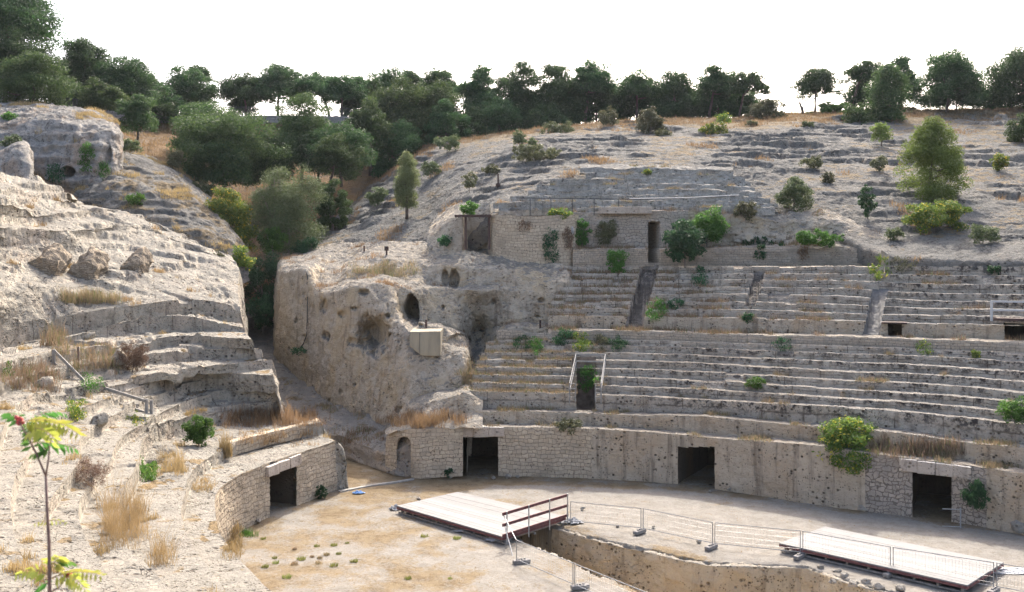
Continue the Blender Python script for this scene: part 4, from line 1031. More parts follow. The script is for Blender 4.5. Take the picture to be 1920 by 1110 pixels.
# ------------------------------------------------------------------ leaves, crowns, grass
def leaf_quads(c, n, size, aspect, g, droop=0.0):
    """one rhombus per point c, facing roughly along n"""
    k = len(c)
    n = n + g.normal(0, .55, (k, 3)); n /= np.linalg.norm(n, axis=1, keepdims=True)
    a = np.cross(n, g.normal(0, 1, (k, 3))); a[:, 2] -= droop; a /= np.maximum(np.linalg.norm(a, axis=1, keepdims=True), 1e-6)
    b = np.cross(n, a); b /= np.maximum(np.linalg.norm(b, axis=1, keepdims=True), 1e-6)
    s = size*g.uniform(.65, 1.3, (k, 1))
    V = np.stack([c - a*s*.5, c + b*s*aspect*.5 + n*s*.06, c + a*s*.5, c - b*s*aspect*.5 + n*s*.06], 1).reshape(-1, 3)
    Fq = np.arange(4*k).reshape(k, 4)
    r = np.repeat(g.uniform(0, 1, k), 4)
    return V, Fq, r
def puffs(g, w, h, style, m):
    """centres and radii of the foliage puffs of a crown w wide and h high, its bottom at z = 0"""
    out = []
    rw, rh = w/2, h/2
    for k in range(m):
        if style in ('ovoid', 'column'):
            t = g.uniform(0, 1); pfl = (1 - t)**.62*(.55 + .45*min(1, t/.22)) if style == 'ovoid' else min(1, (1 - t)/.35)**.7*(.7 + .3*min(1, t/.3))
            rad = rw*pfl*g.uniform(0, 1)**.5*.78; an = g.uniform(0, 2*math.pi); r = rw*(g.uniform(.22, .36) if style == 'ovoid' else g.uniform(.3, .45))*(.6 + .4*pfl)
            out.append((rad*math.cos(an), rad*math.sin(an), h*(.05 + .9*t), r, r*.8))
        elif style == 'cone':
            t = g.uniform(0, 1)**1.25; rad = rw*(1 - t*.93)*(.35 + .65*g.uniform(0, 1)**.5); an = g.uniform(0, 2*math.pi)
            r = (.13 + .2*(1 - t))*rw*g.uniform(.8, 1.2); out.append((rad*math.cos(an)*.85, rad*math.sin(an)*.85, h*(.04 + t*.9), r, r*.7))
        else:
            d = g.normal(0, 1, 3); d /= np.linalg.norm(d)
            if style == 'umbrella': d[2] = abs(d[2])*1.0 - .35
            elif style == 'round': d[2] = d[2] if d[2] > -.55 else -d[2]
            q = g.uniform(.3, .84); r = g.uniform(.15, .30)*min(rw, rh*1.35)
            out.append((d[0]*rw*q, d[1]*rw*q, rh + d[2]*rh*q if style != 'umbrella' else rh*.5 + d[2]*rh*1.35*q, r, r*(.62 if style != 'shrub' else .85)))
    # fill the crown's own box exactly
    o = np.array(out); tw = [w, w, h]
    for j in range(3):
        rr_ = o[:, 3] if j < 2 else o[:, 4]
        lo, hi = (o[:, j] - rr_).min(), (o[:, j] + rr_).max(); a, b = (-w/2, w/2) if j < 2 else (0, h)
        o[:, j] = np.clip(a + (o[:, j] - lo)/(hi - lo)*(b - a), a + rr_*.9, b - rr_*.9)
    return [tuple(q) for q in o]
def crown_mesh(name, pf, n, size, aspect, g, droop=0.0, inner=.12, up=.25):
    pf = np.array(pf); wgt = pf[:, 3]**2; idx_ = g.choice(len(pf), n, p=wgt/wgt.sum())
    d = g.normal(0, 1, (n, 3)); d[:, 2] += up; d /= np.linalg.norm(d, axis=1, keepdims=True)
    rr_ = g.uniform(.72, 1.05, n); k = g.uniform(0, 1, n) < inner; rr_[k] *= g.uniform(.2, .8, k.sum())
    c = pf[idx_, :3] + d*np.stack([pf[idx_, 3], pf[idx_, 3], pf[idx_, 4]], -1)*rr_[:, None]
    c += g.normal(0, .13, c.shape)*pf[idx_, 3][:, None]
    V, Fq, r = leaf_quads(c, d, size, aspect, g, droop)
    return raw_mesh(name, V, Fq, False, None, {'rnd': r})
def limbs(g, foot, h0, pf, rad, lean=(0, 0), m=7):
    """trunk and limbs as one tapered tube set, from the foot to the puffs"""
    pf = sorted(pf, key=lambda q: -q[3])[:m]
    top = np.array([lean[0], lean[1], h0]); pts = [np.array([0, 0, -.3])]
    for t in (.25, .5, .75, 1): pts.append(np.array([lean[0]*t**1.5, lean[1]*t**1.5, h0*t]) + g.normal(0, .04*h0*.3, 3)*np.array([1, 1, 0]))
    ps = [tube(pts, np.linspace(rad, rad*.6, 5), 7)]
    for q in pf:
        e = np.array(q[:3]); s = pts[int(g.integers(3, 5))]
        md = (s + e)/2 + np.array([0, 0, -.08*np.linalg.norm(e - s)]) + g.normal(0, .05, 3)*np.linalg.norm(e - s)
        ps.append(tube([s, md, e], [rad*.5, rad*.34, rad*.14], 5))
    return ps
M_BARK = plain('pine_bark', (.10, .075, .06), .35, 5, .95, .6, dist=.04, stretch=(1, 1, .3))
M_BARKG = plain('grey_bark', (.17, .145, .12), .35, 5, .95, .6, dist=.04, stretch=(1, 1, .3))
M_PINE = leafmat('pine_needles', (.036, .078, .026), (.072, .122, .04), trans=.42)
M_PINE2 = leafmat('young_pine_needles', (.125, .19, .04), (.21, .285, .065), trans=.4)
M_PINE3 = leafmat('olive_pine_needles', (.046, .084, .026), (.092, .134, .04), trans=.42)
M_OLIVE = leafmat('grey_olive_leaves', (.088, .118, .046), (.16, .19, .09), trans=.35)
M_LEMON = leafmat('yellow_green_leaves', (.105, .165, .03), (.20, .26, .045), (.50, .40, .05), .10, trans=.4)
M_GREEN = leafmat('bright_green_leaves', (.055, .14, .025), (.12, .235, .042), trans=.45)
M_DKGREEN = leafmat('dark_green_leaves', (.032, .085, .036), (.065, .14, .052), trans=.4)
M_PALEG = leafmat('pale_green_leaves', (.15, .185, .07), (.24, .265, .11), trans=.4)
M_FIG = leafmat('fig_leaves', (.085, .15, .03), (.19, .26, .05), (.46, .40, .06), .10, trans=.45)
M_SCRUB = leafmat('scrub_leaves', (.10, .105, .05), (.17, .165, .085), trans=.3)
M_BROWN = leafmat('dry_twigs', (.16, .10, .065), (.24, .155, .10), trans=.2)
M_STRAW = leafmat('dry_grass_blades', (.27, .18, .085), (.40, .285, .145), trans=.4)
M_TUFT = leafmat('tuft_blades', (.16, .19, .05), (.27, .27, .09), trans=.45)
M_WEED = leafmat('dry_weed_blades', (.25, .18, .105), (.38, .28, .17), (.13, .15, .05), .16, trans=.3)

def tree(name, label, cat, box, Y, style, mat, seed, base=None, bark=None, group=None, dens=1.0, size=None, lean=0.0, m=None, trunk=True, foot=None, droop=0.0):
    """box = crown's extent in the photograph (left, right, top, bottom) at distance Y"""
    g = np.random.default_rng(seed)
    x0, x1, yt, yb = box
    cx = (x0 + x1)/2; s = Y/F
    w, h = (x1 - x0)*s, (yb - yt)*s
    fx_ = foot if foot is not None else cx
    X = (fx_ - 960)*s
    zc = CAMH - (yb - HZ)*s                      # bottom of the crown
    zb = CAMH - (base - HZ)*s if base is not None else ground(X, Y)
    zb = min(zb, zc - .05)
    t = empty(name, (X, Y, zb), label, cat, group)
    LOCAL[0] = True
    size = size or max(.16, .0025*Y)
    pf = puffs(g, w*1.0, h*1.02, style, m or int(np.clip(70 + w*h*.6, 70, 150)))
    dx, dz = (cx - fx_)*s, zc - zb
    pf = [(a + dx, b, c + dz + .03*h, r, r2) for a, b, c, r, r2 in pf]
    if w*h > 85: size *= 1.25
    n = int(np.clip(w*h*420*dens*(.28/size)**1.7, 900, 30000))
    link('crown', crown_mesh('crown', pf, n, size, .42, g, droop), mat, t)
    hh = dz + h*(.45 if style != 'cone' else .8)
    solid('trunk', limbs(g, None, hh, pf, max(.07, min(.22, .028*(h + dz))), (dx*.8 + lean, 0)), bark or M_BARK, t, smooth=True)
    LOCAL[0] = False
    return t
def shrub(label, box, mat, seed, Y=None, style='shrub', cat='shrub', name='shrub', dens=1.0, size=None, group=None, stems=True, droop=0.0, depth=.8, aspect=.5, anchor=None, lift=0.0):
    g = np.random.default_rng(seed)
    x0, x1, yt, yb = box; cx = (x0 + x1)/2
    if Y is None:
        loc, nr = pick(cx, anchor if anchor is not None else yb - 1)
        Y = loc[1] if loc is not None else 80.0
    s = Y/F; w, h = (x1 - x0)*s, (yb - yt)*s
    base = P(cx, yb, Y) + np.array([0, lift, 0])
    t = empty(name, tuple(base), label, cat, group)
    LOCAL[0] = True
    pf = puffs(g, w*.9, h*.95, style, int(44 + 12*g.random()))
    pf = [(a, b*depth, c, min(r, .5*h), min(r2, .4*h)) for a, b, c, r, r2 in pf]
    size = size or max(.10, .0022*Y)
    n = int(np.clip(w*h*560*dens*(.16/size)**1.7, 300, 9000))
    link('foliage', crown_mesh('foliage', pf, n, size, aspect, g, droop), mat, t)
    if stems: solid('stem', limbs(g, None, h*.35, pf, max(.012, .02*h), (0, 0), 6), M_BARKG, t, smooth=True)
    LOCAL[0] = False
    return t
def drape(label, box, mat, seed, name='hanging_plant', cat='plant', dens=1.0, size=None, off=.12, py=None, thick=.35, droop=1.6, m=26, group=None):
    """plant that hangs down or clings to a wall: puffs follow the stone behind it"""
    g = np.random.default_rng(seed); x0, x1, yt, yb = box
    pts = []
    for k in range(m):
        a, b = g.uniform(-1, 1), g.uniform(-1, 1)
        if a*a + b*b > 1: continue
        loc, nr = pick((x0 + x1)/2 + a*(x1 - x0)/2*.85, (yt + yb)/2 + b*(yb - yt)/2*.85)
        if loc is not None: pts.append(loc)
    pts = np.array(pts); ym = np.median(pts[:, 1]); pts = pts[np.abs(pts[:, 1] - ym) < 1.5]
    s = ym/F; rad = min(x1 - x0, yb - yt)*s*.5
    b0 = pts[np.argmin(pts[:, 2])] if len(pts) else P((x0 + x1)/2, yb, ym)
    t = empty(name, tuple(P((x0 + x1)/2, yb, ym)), label, cat, group); o = np.array(t.location)
    pf = [(*(p - o + np.array([0, -off, 0])), rad*g.uniform(.3, .5), rad*g.uniform(.3, .5)) for p in pts]
    size = size or max(.09, .0021*ym)
    LOCAL[0] = True
    n = int(np.clip((x1 - x0)*(yb - yt)*s*s*300*dens*(.14/size)**1.7, 150, 6000))
    link('foliage', crown_mesh('foliage', pf, n, size, .45, g, droop), mat, t)
    st = [tube([pf[0][:3], tuple(np.array(pf[k][:3])*.5 + np.array(pf[0][:3])*.5), pf[k][:3]], [.012, .01, .006], 4) for k in range(1, min(6, len(pf)))]
    if st: solid('stem', st, M_BARKG, t)
    LOCAL[0] = False
    return t
def fronds(g, n, length, leaf, pairs, upright=.6, droop=.8):
    """arching feather leaves from one root (tree-of-heaven, fern)"""
    C = []; N = []; S = []
    st = []
    for k in range(n):
        an = g.uniform(0, 2*math.pi); L_ = length*g.uniform(.6, 1.1); el = g.uniform(upright - .45, upright + .5)
        pts = []; p = np.zeros(3); e = el
        for j in range(7):
            pts.append(p.copy()); p = p + L_/6*np.array([math.cos(an)*math.cos(e), math.sin(an)*math.cos(e), math.sin(e)]); e -= droop*.32
        pts = np.array(pts); st.append(tube(pts, np.linspace(.012, .004, 7)*max(1, length), 4, False))
        side = np.array([-math.sin(an), math.cos(an), 0])
        for q in range(pairs):
            u = .2 + .8*q/(pairs - 1); i = min(5, int(u*6)); b = pts[i] + (pts[i + 1] - pts[i])*(u*6 - i) if i < 6 else pts[6]
            dr = pts[min(i + 1, 6)] - pts[i]; dr = dr/np.linalg.norm(dr)
            for sg_ in (-1, 1):
                ax = side*sg_*.85 + dr*.45 - np.array([0, 0, .25]); ax /= np.linalg.norm(ax)
                l_ = leaf*(1 - .35*abs(u - .5))*g.uniform(.8, 1.15)
                wv = np.cross(ax, np.array([0, 0, 1.0])); wv /= max(np.linalg.norm(wv), 1e-6)
                C.append([b, b + ax*l_*.5 + wv*l_*.15, b + ax*l_, b + ax*l_*.5 - wv*l_*.15])
    V = np.array(C).reshape(-1, 3); Fq = np.arange(len(V)).reshape(-1, 4)
    return raw_mesh('fronds', V, Fq, False, None, {'rnd': np.repeat(g.uniform(0, 1, len(Fq)), 4)}), st
def fernplant(label, box, mat, seed, Y=None, n=16, name='fern_plant', cat='plant', up=.6, leafk=.28, group=None, off=0.0, droop=.8):
    g = np.random.default_rng(seed); x0, x1, yt, yb = box; cx = (x0 + x1)/2
    if Y is None:
        loc, nr = pick(cx, yb - 2); Y = loc[1] if loc is not None else 60.
    s = Y/F; w, h = (x1 - x0)*s, (yb - yt)*s
    t = empty(name, tuple(P(cx, yb - (yb - yt)*.25, Y) - np.array([0, off, 0])), label, cat, group)
    LOCAL[0] = True
    me, st = fronds(g, n, max(w, h)*.62, max(w, h)*leafk*.62, 10, up, droop)
    link('fronds', me, mat, t); solid('stem', st, M_BARKG, t)
    LOCAL[0] = False
    return t
def blades(pts, nper, h, w, spread, g, lean=.35):
    hs = np.repeat(g.uniform(.45, 1.15, len(pts)), nper); pts = np.repeat(pts, nper, 0); k = len(pts)
    an = g.uniform(0, 2*math.pi, k); r = spread*np.sqrt(g.uniform(0, 1, k))
    b = pts + np.stack([np.cos(an)*r, np.sin(an)*r, np.full(k, -.02)], -1)
    H_ = h*hs*(.25 + .95*g.uniform(0, 1, k)**1.6); a2 = g.uniform(0, 2*math.pi, k); ln = lean*(.15 + 1.5*g.uniform(0, 1, k)**2)*H_
    mid = b + np.stack([np.cos(a2)*ln*.35, np.sin(a2)*ln*.35, H_*.6], -1); tip = b + np.stack([np.cos(a2)*ln, np.sin(a2)*ln, H_], -1)
    wd = np.stack([-np.sin(a2 + 1.1), np.cos(a2 + 1.1), 0*a2], -1)*(w*g.uniform(.6, 1.3, k))[:, None]
    V = np.stack([b - wd, b + wd, mid + wd*.7, mid - wd*.7, mid - wd*.7, mid + wd*.7, tip + wd*.15, tip - wd*.15], 1).reshape(-1, 3)
    return V, np.arange(8*k).reshape(-1, 4), np.repeat(g.uniform(0, 1, k), 8)
def grass_clump(label, spots, nper, h, w, spread, seed, mat=None, name='dry_grass_clump', cat='grass', lean=.35, group=None, kind=None):
    """spots: pixels of the photograph where the grass grows, or points"""
    g = np.random.default_rng(seed); pts = []
    for q in spots:
        if len(q) == 2:
            loc, nr = pick(*q)
            if loc is not None: pts.append(loc)
        else: pts.append(np.array(q))
    pts = np.array(pts); o = pts.mean(0)
    V, Fq, r = blades(pts - o, nper, h, w, spread, g, lean)
    me = raw_mesh(name, V, Fq, False, None, {'rnd': r}); ob = link(name, me, mat or M_STRAW); ob.location = tuple(o)
    return tag(ob, label, cat, group, kind)
def spread_spots(g, x0, x1, y0, y1, n): 
    out = []
    for _ in range(n):
        u = g.uniform(-1, 1) if g.random() < .45 else (g.uniform(-1, 1) + g.uniform(-1, 1))*.62
        out.append(((x0 + x1)/2 + u*(x1 - x0)/2, g.uniform(y0, y1) + g.normal(0, .12)*(y1 - y0)))
    return out
def stuff_grass(name, key, n, nper, h, w, spread, seed, mat, test, lean=.35):
    g = np.random.default_rng(seed)
    V = np.vstack([a for a, b in SCATTER[key]]); N = np.vstack([b for a, b in SCATTER[key]])
    N = N*np.sign(N[:, 2:3] + 1e-9)
    ok = np.where(test(V, N))[0]
    if len(ok) == 0: return
    i = g.choice(ok, min(n, len(ok)), replace=False)
    V_, Fq, r = blades(V[i], nper, h, w, spread, g, lean)
    return tag(link(name, raw_mesh(name, V_, Fq, False, None, {'rnd': r}), mat), kind='stuff')
# ------------------------------------------------------------------ materials of the things
def board_mat():
    m = Mat('bleached_boards'); g_ = m.n('ShaderNodeNewGeometry'); p = m.pos()
    t = m.noise(p, 2.2, 7, .7); f = m.noise(p, 14, 4, .7)
    c = m.mix(g_.outputs['Random Per Island'], (.185, .178, .166), (.222, .214, .202))
    c = m.mix(m.ramp(t, .5, .72, 0, .45), c, (.13, .12, .105)); c = m.mix(m.ramp(f, .55, .75, 0, .35), c, (.08, .07, .06))
    return m.finish(c, .85, m.bump(f, .3, .006), spec=.2)
M_PLANK = board_mat()
M_REDWOOD = plain('dark_red_wood', (.115, .045, .045), .3, 8, .6, .2)
M_UNDER = plain('weathered_joist', (.20, .18, .16), .3, 6, .85, .3)
M_STEEL = plain('galvanised_steel', (.30, .295, .285), .15, 12, .5, .05, metallic=.4)
M_CONC = plain('concrete', (.2, .185, .17), .2, 5, .9, .4)
M_CONCY = plain('ochre_concrete', (.27, .225, .155), .16, 1.6, .9, .3, stretch=(1.5, 1.5, .25))
M_OLDWOOD = plain('silver_grey_wood', (.25, .232, .205), .2, 6, .85, .3, stretch=(1, 1, .4))
M_RUST = plain('rusted_iron', (.07, .043, .035), .35, 9, .8, .4)
M_DKIRON = plain('dark_iron', (.05, .05, .05), .3, 8, .6, .2)
M_BLACK = plain('black_rubber', (.03, .03, .032), .2, 8, .6, .1)
M_WHITEP = plain('white_paint', (.42, .41, .395), .08, 6, .5, .05)
M_TARP = plain('grey_fabric', (.24, .24, .24), .25, 4, .8, .6, dist=.03)
M_BLUE = plain('blue_plastic', (.18, .32, .55), .2, 4, .5, .2)
M_STONEB = rock('loose_stone', (.36, .32, .265), (.30, .265, .22), (.24, .222, .19), DARK, pits=.6, bump=.8)

# ------------------------------------------------------------------ wooden platforms
def platform(label, corners, z=.34, seams=(), extra=None):
    """boards on joists; corners A B C D in the photograph, A-D being the near long edge"""
    c = [G(x, y, z) for x, y in corners]; c = [np.array(q) for q in c]
    t = empty('wooden_platform', tuple((c[0] + c[3])/2 - np.array([0, 0, z])), label, 'platform')
    n = 14; ps = []
    for k in range(n):
        a, b = k/n + .0010, (k + 1)/n - .0010
        q = [c[0] + (c[1] - c[0])*a, c[3] + (c[2] - c[3])*a, c[3] + (c[2] - c[3])*b, c[0] + (c[1] - c[0])*b]
        V = np.array(q + [p - np.array([0, 0, .05]) for p in q]) + np.array([0, 0, random.uniform(-.004, .004)])
        ps.append((V, np.array([[0, 1, 2, 3], [7, 6, 5, 4], [0, 4, 5, 1], [1, 5, 6, 2], [2, 6, 7, 3], [3, 7, 4, 0]])))
    solid('deck', ps, M_PLANK, t)
    ed = []; dn = np.array([0, 0, -.10])
    for p, q in ((c[0], c[3]), (c[3], c[2]), (c[2], c[1]), (c[1], c[0])):
        o_ = np.array([(q - p)[1], -(q - p)[0], 0]); o_ /= np.linalg.norm(o_)
        ed.append(bar(p + dn - o_*.01, q + dn - o_*.01, .04, .10))
    solid('edge_board', ed, M_REDWOOD, t)
    js = []
    for k in range(9):
        u = .03 + .94*k/8
        p, q = c[0] + (c[3] - c[0])*u, c[1] + (c[2] - c[1])*u
        js.append(bar(p*.97 + q*.03 - np.array([0, 0, .22]), p*.03 + q*.97 - np.array([0, 0, .22]), .09, .12))
    for u in (.04, .5, .96):
        p, q = c[0] + (c[1] - c[0])*u, c[3] + (c[2] - c[3])*u
        js.append(bar(p - np.array([0, 0, .31]), q - np.array([0, 0, .31]), .10, .07))
    solid('joist', js, M_UNDER, t)
    return t, c
pl1, c1 = platform('large bleached timber platform with a railing at its right end, bridging the trench', [(744, 948), (858, 922), (1061, 968), (942, 1006)])
pl2, c2 = platform('long low bleached timber platform behind the mesh fence, lower right of the arena', [(1461, 1018), (1547, 987), (1882, 1054), (1814, 1097)])
# railing on the first platform
rl = empty('wooden_railing', tuple(c1[3]), 'dark red three-rail wooden railing along the right end of the bridge platform', 'railing')
a_, b_ = c1[3], c1[2]; off = np.array([.06, -.05, 0]); dv = b_ - a_
for hz in (.06, .48, .92):
    solid('rail', [bar(a_ + off + np.array([0, 0, hz]) - dv*.02, b_ + off + np.array([0, 0, hz]) + dv*.01, .045, .12)], M_REDWOOD, rl)
for u in (.03, .36, .69, .985):
    p = a_ + dv*u + off*1.7
    solid('post', [bar(p - np.array([0, 0, .30]), p + np.array([0, 0, 1.0]), .05)], M_STEEL, rl)
br_ = empty('steel_brace', tuple(G(950, 1012, 0)), 'leaning thin steel tubes between the bridge platform corner and the near fence', 'brace')
for (p, q) in (((944, 966, 39.2), (967, 1011, 37.6)), ((946, 985, 39.2), (962, 1045, 37.9))):
    solid('tube', [tube([P(*p), P(*q)], .022, 6)], M_STEEL, br_)
# ------------------------------------------------------------------ mesh fence panels and their concrete feet
def panel(a, b, h, label, extra=0.0):
    """builders' fence between two ground points"""
    a, b = np.array(a, float), np.array(b, float); L_ = np.linalg.norm(b - a); ang = math.atan2(b[1] - a[1], b[0] - a[0])
    t = empty('mesh_fence_panel', tuple(a), label, 'fence panel', 'mesh fence panels round the trench', ang)
    LOCAL[0] = True
    up_ = np.array([0, 0, 1.0]); g0 = .10; x0, x1 = .05, L_ - .05
    dz = b[2] - a[2]
    def pt(x, z): return np.array([x, 0, z + dz*x/L_])
    for x in (x0, x1): solid('upright', [tube([pt(x, .0), pt(x, h)], .019, 6)], M_STEEL, t)
    for z in (h - .03, g0 + .08): solid('rail', [tube([pt(x0, z), pt(x1, z)], .016, 6)], M_STEEL, t)
    ws = [tube([pt(x, g0 + .08), pt(x, h - .03)], .0035, 3, False) for x in np.arange(x0 + .1, x1, .11)]
    ws += [tube([pt(x0, z), pt(x1, z)], .0035, 3, False) for z in np.arange(g0 + .2, h - .05, .2)]
    solid('mesh', ws, M_STEEL, t)
    LOCAL[0] = False
    return t
def foot(p, ang, label):
    t = empty('concrete_weight', tuple(p), label, 'fence weight', 'concrete weights holding the mesh fence', ang)
    LOCAL[0] = True
    solid('block', [box((0, 0, .07), (.66, .22, .15))], M_CONC, t, .03)
    solid('socket', [tube([(x, 0, .12), (x, 0, .19)], .045, 8) for x in (-.12, 0, .12)], M_CONC, t)
    LOCAL[0] = False
fpts = [G(1068, 984, 0), G(1204, 998, 0), G(1338, 1027, 0), G(1503, 1044, 0), G(1672, 1077, 0), G(1866, 1109, 0), G(2040, 1140, 0)]
fl = ['mesh fence panel beside the bridge railing, first of the far run', 'mesh fence panel over the straw-covered far rim of the trench, second of the far run', 'mesh fence panel across bare pale rock, ending at the tip of the long platform', 'mesh fence panel in front of the left half of the long platform', 'mesh fence panel in front of the right half of the long platform', 'mesh fence panel leaving the photo at the right edge, beyond the long platform']
for k in range(6): panel(fpts[k], fpts[k + 1], 1.02, fl[k])
ff = ['concrete fence weight on straw, nearest the bridge on the far rim', 'concrete fence weight on bare rock at the middle of the far rim', 'concrete fence weight at the tip of the long platform', 'concrete fence weight before the middle of the long platform', 'concrete fence weight by the right corner of the long platform']
for k in range(1, 6):
    d_ = fpts[min(k + 1, 6)] - fpts[k - 1]; foot(fpts[k] + np.array([-.12, -.14, 0]), math.atan2(d_[1], d_[0]) + R(75), ff[k - 1])
npts = [G(967, 1057, 0), G(1076, 1105, 0), G(1215, 1165, 0)]
panel(npts[0], npts[1], .93, 'mesh fence panel on the near side of the trench, touching the bridge corner'); panel(npts[1], npts[2], .93, 'mesh fence panel beside the trench that runs out of the photo bottom')
for k, lb in ((0, 'concrete fence weight on dry grass below the bridge corner'), (1, 'concrete fence weight at the bottom edge of the photo, near side of the trench')): foot(npts[k] + np.array([.22, .06, 0]), R(18), lb)
# ------------------------------------------------------------------ rails on the left, on the bank and at the right
def post_rail(label, posts, rails, mat, w=.11, name='wooden_handrail', cat='handrail', th=.05):
    t = empty(name, tuple(posts[0][0]), label, cat)
    for p, q in posts: solid('post', [bar(p, q, w, w*.8)], mat, t)
    for p, q in rails: solid('rail', [bar(p, q, th, w)], mat, t)
    return t
Yh = [44.8, 44.4, 43.4]
hp_ = [(P(101, 700, 44.8), P(101, 655, 44.8)), (P(156, 748, 44.4), P(156, 712, 44.4)), (P(164, 748, 44.38), P(164, 715, 44.38)), (P(275, 802, 43.4), P(275, 748, 43.4)), (P(284, 802, 43.5), P(284, 750, 43.5))]
post_rail('weathered grey wooden handrail stepping down between the left seat blocks', hp_, [(P(101, 657, 44.8), P(157, 714, 44.4)), (P(102, 681, 44.75), P(156, 735, 44.35)), (P(162, 717, 44.4), P(276, 753, 43.4)), (P(162, 738, 44.35), P(276, 775, 43.4))], M_OLDWOOD, .13)
vr = empty('steel_guard_rail', tuple(P(1100, 700, 53)), 'pale tubular guard rail around the passage opening in the lower seats', 'guard rail')
TL, TR, FL, FR = P(1080, 664, 54.8), P(1135, 665, 54.8), P(1068, 719, 51.9), P(1127, 719, 51.9)
dn = lambda p, k: p - np.array([0, 0, k])
for p, q in ((TL, TR), (TL, FL), (TR, FR)):
    for k in (0, .40): solid('rail', [bar(dn(p, k), dn(q, k), .045, .075)], M_OLDWOOD, vr)
for p, k in ((TL, .95), (TR, .95), (FL, 1.1), (FR, 1.1)): solid('post', [bar(p, dn(p, k), .06)], M_OLDWOOD, vr)
for p, s_ in ((FL, 1), (FR, -1)):
    q = p + np.array([.30*s_, 0, 0])
    solid('post', [bar(q, dn(q, 1.0), .05)], M_OLDWOOD, vr)
    for k in (.02, .28, .5, .72): solid('rail', [bar(dn(p, k), dn(q, k), .04, .04)], M_OLDWOOD, vr)
wr_y = float(np.interp(1905, PXS, Ys[11])) - .1
post_rail('white two-rail steel railing above the cave at the right edge', [(P(1859, 602, wr_y), P(1859, 563, wr_y)), (P(1935, 602, wr_y), P(1935, 563, wr_y)), (P(2010, 606, wr_y), P(2010, 565, wr_y))], [(P(1857, 565, wr_y), P(2012, 567, wr_y)), (P(1857, 581, wr_y), P(2012, 583, wr_y))], M_WHITEP, .10, 'steel_railing', 'railing')
tag(solid('timber_beam', [bar(P(1866, 598, wr_y), P(2000, 600, wr_y), .5, .12)], M_RUST), 'dark brown timber edge lying over the cave mouth at the right edge', 'beam')
tag(solid('rusted_lintel', [bar(P(1653, 604.5, float(np.interp(1653, PXS, Ys[11])) - .1), P(1701, 605.5, float(np.interp(1701, PXS, Ys[11])) - .1), .5, .08)], M_RUST), 'rusted flat lintel over the small square opening in the upper seat bank', 'lintel')
gyy = 66.1
post_rail('thin iron railing along the top of the gallery wall, below the grey seat rows', [(P(x, 404, gyy), P(x, 373, gyy)) for x in (994, 1033, 1073, 1114, 1160)], [(P(968, 371, gyy), P(1215, 374, gyy))], M_DKIRON, .05, 'iron_railing', 'railing', .05)
tag(solid('steel_pipe', [tube([P(1180, 373, 67), P(1290, 371, 67.3), P(1386, 366, 67.8)], .05, 6)], M_STEEL), 'long thin pale pipe lying on the grey rock-cut seats above the gallery', 'pipe')
# ------------------------------------------------------------------ timber-framed recess at the left end of the gallery wall
rcs = [
 [(800, 482, 66.2), (800, 470, 67), (800, 440, 68.5), (806, 425, 70), (820, 405, 73)],
 [(842, 484, 65.6), (842, 465, 66), (842, 435, 66.5), (846, 410, 67), (852, 385, 70)],
 [(868, 486, 65.4), (868, 465, 65.6), (868, 435, 65.8), (868, 406, 66), (872, 380, 69)],
 [(873, 486, 66), (873, 466, 67.6), (873, 435, 67.7), (873, 404, 67.8), (876, 380, 69)],
 [(917, 490, 66), (917, 466, 67.4), (917, 435, 67.5), (917, 404, 67.6), (917, 380, 68.6)],
 [(921, 490, 65.6), (921, 466, 65.7), (921, 435, 65.8), (921, 404, 65.9), (921, 384, 67.8)],
 [(935, 490, 66.0), (935, 466, 66), (935, 435, 66.1), (935, 398, 66.2), (935, 384, 67.4)],
]
Kc, _ = column_patch(rcs, .06, .06); Kc = rough(Kc, [(1.6, .18, 'f'), (.5, .10, 'f'), (.2, .03, 'f')], 201)
tag(grid_obj('rock_recess', Kc, M_CLIFF, scatter='clifftop'), 'rock face with a square recess under a dark beam, left of the rounded masonry', 'rock')
tf = empty('timber_frame', tuple(P(895, 463, 65.4)), 'dark timber posts and beam framing the rock recess beside the rounded masonry', 'frame')
for x in (873, 917): solid('post', [bar(P(x, 468, 65.2), P(x, 404, 65.2), .16)], M_RUST, tf)
solid('beam', [bar(P(853, 405, 65.15), P(921, 405, 65.15), .7, .16)], M_RUST, tf)
# ------------------------------------------------------------------ concrete block, cable, stubs
cbk = [P(768, 622, 55.1), P(826, 621, 55.2), P(826, 668, 55.1), P(790, 667, 55.05), P(768, 649, 55.0)]
bk_ = [q + np.array([.0, 2.4, 0]) for q in cbk]
Vc = np.array(cbk + bk_); me = bpy.data.meshes.new('concrete_block')
me.from_pydata(Vc.tolist(), [], [[0, 4, 3, 2, 1], [5, 6, 7, 8, 9], [0, 1, 6, 5], [1, 2, 7, 6], [2, 3, 8, 7], [3, 4, 9, 8], [4, 0, 5, 9]]); me.update()
cb = tag(link('concrete_block', me, M_CONCY), 'smooth five-sided ochre concrete block set into the cliff below the cave', 'concrete block')
bm_ = cb.modifiers.new('Bevel', 'BEVEL'); bm_.width = .03; bm_.segments = 2
solid('seam', [bar(P(787, 624, 55.1), P(787, 664, 55.0), .02, .02)], M_DKIRON, cb)
cpts = []
for x, y in ((560, 492), (573, 505), (577, 520), (577, 560), (576.5, 600), (575, 630), (569, 646), (562, 654)):
    l_, n_ = pick(x, y)
    if l_ is not None: cpts.append(l_ + np.array([0, -.07, .03]))
tag(solid('black_cable', [tube(cpts, .032, 6)], M_BLACK, smooth=True), 'black cable hanging down the left corner of the ochre cliff', 'cable')
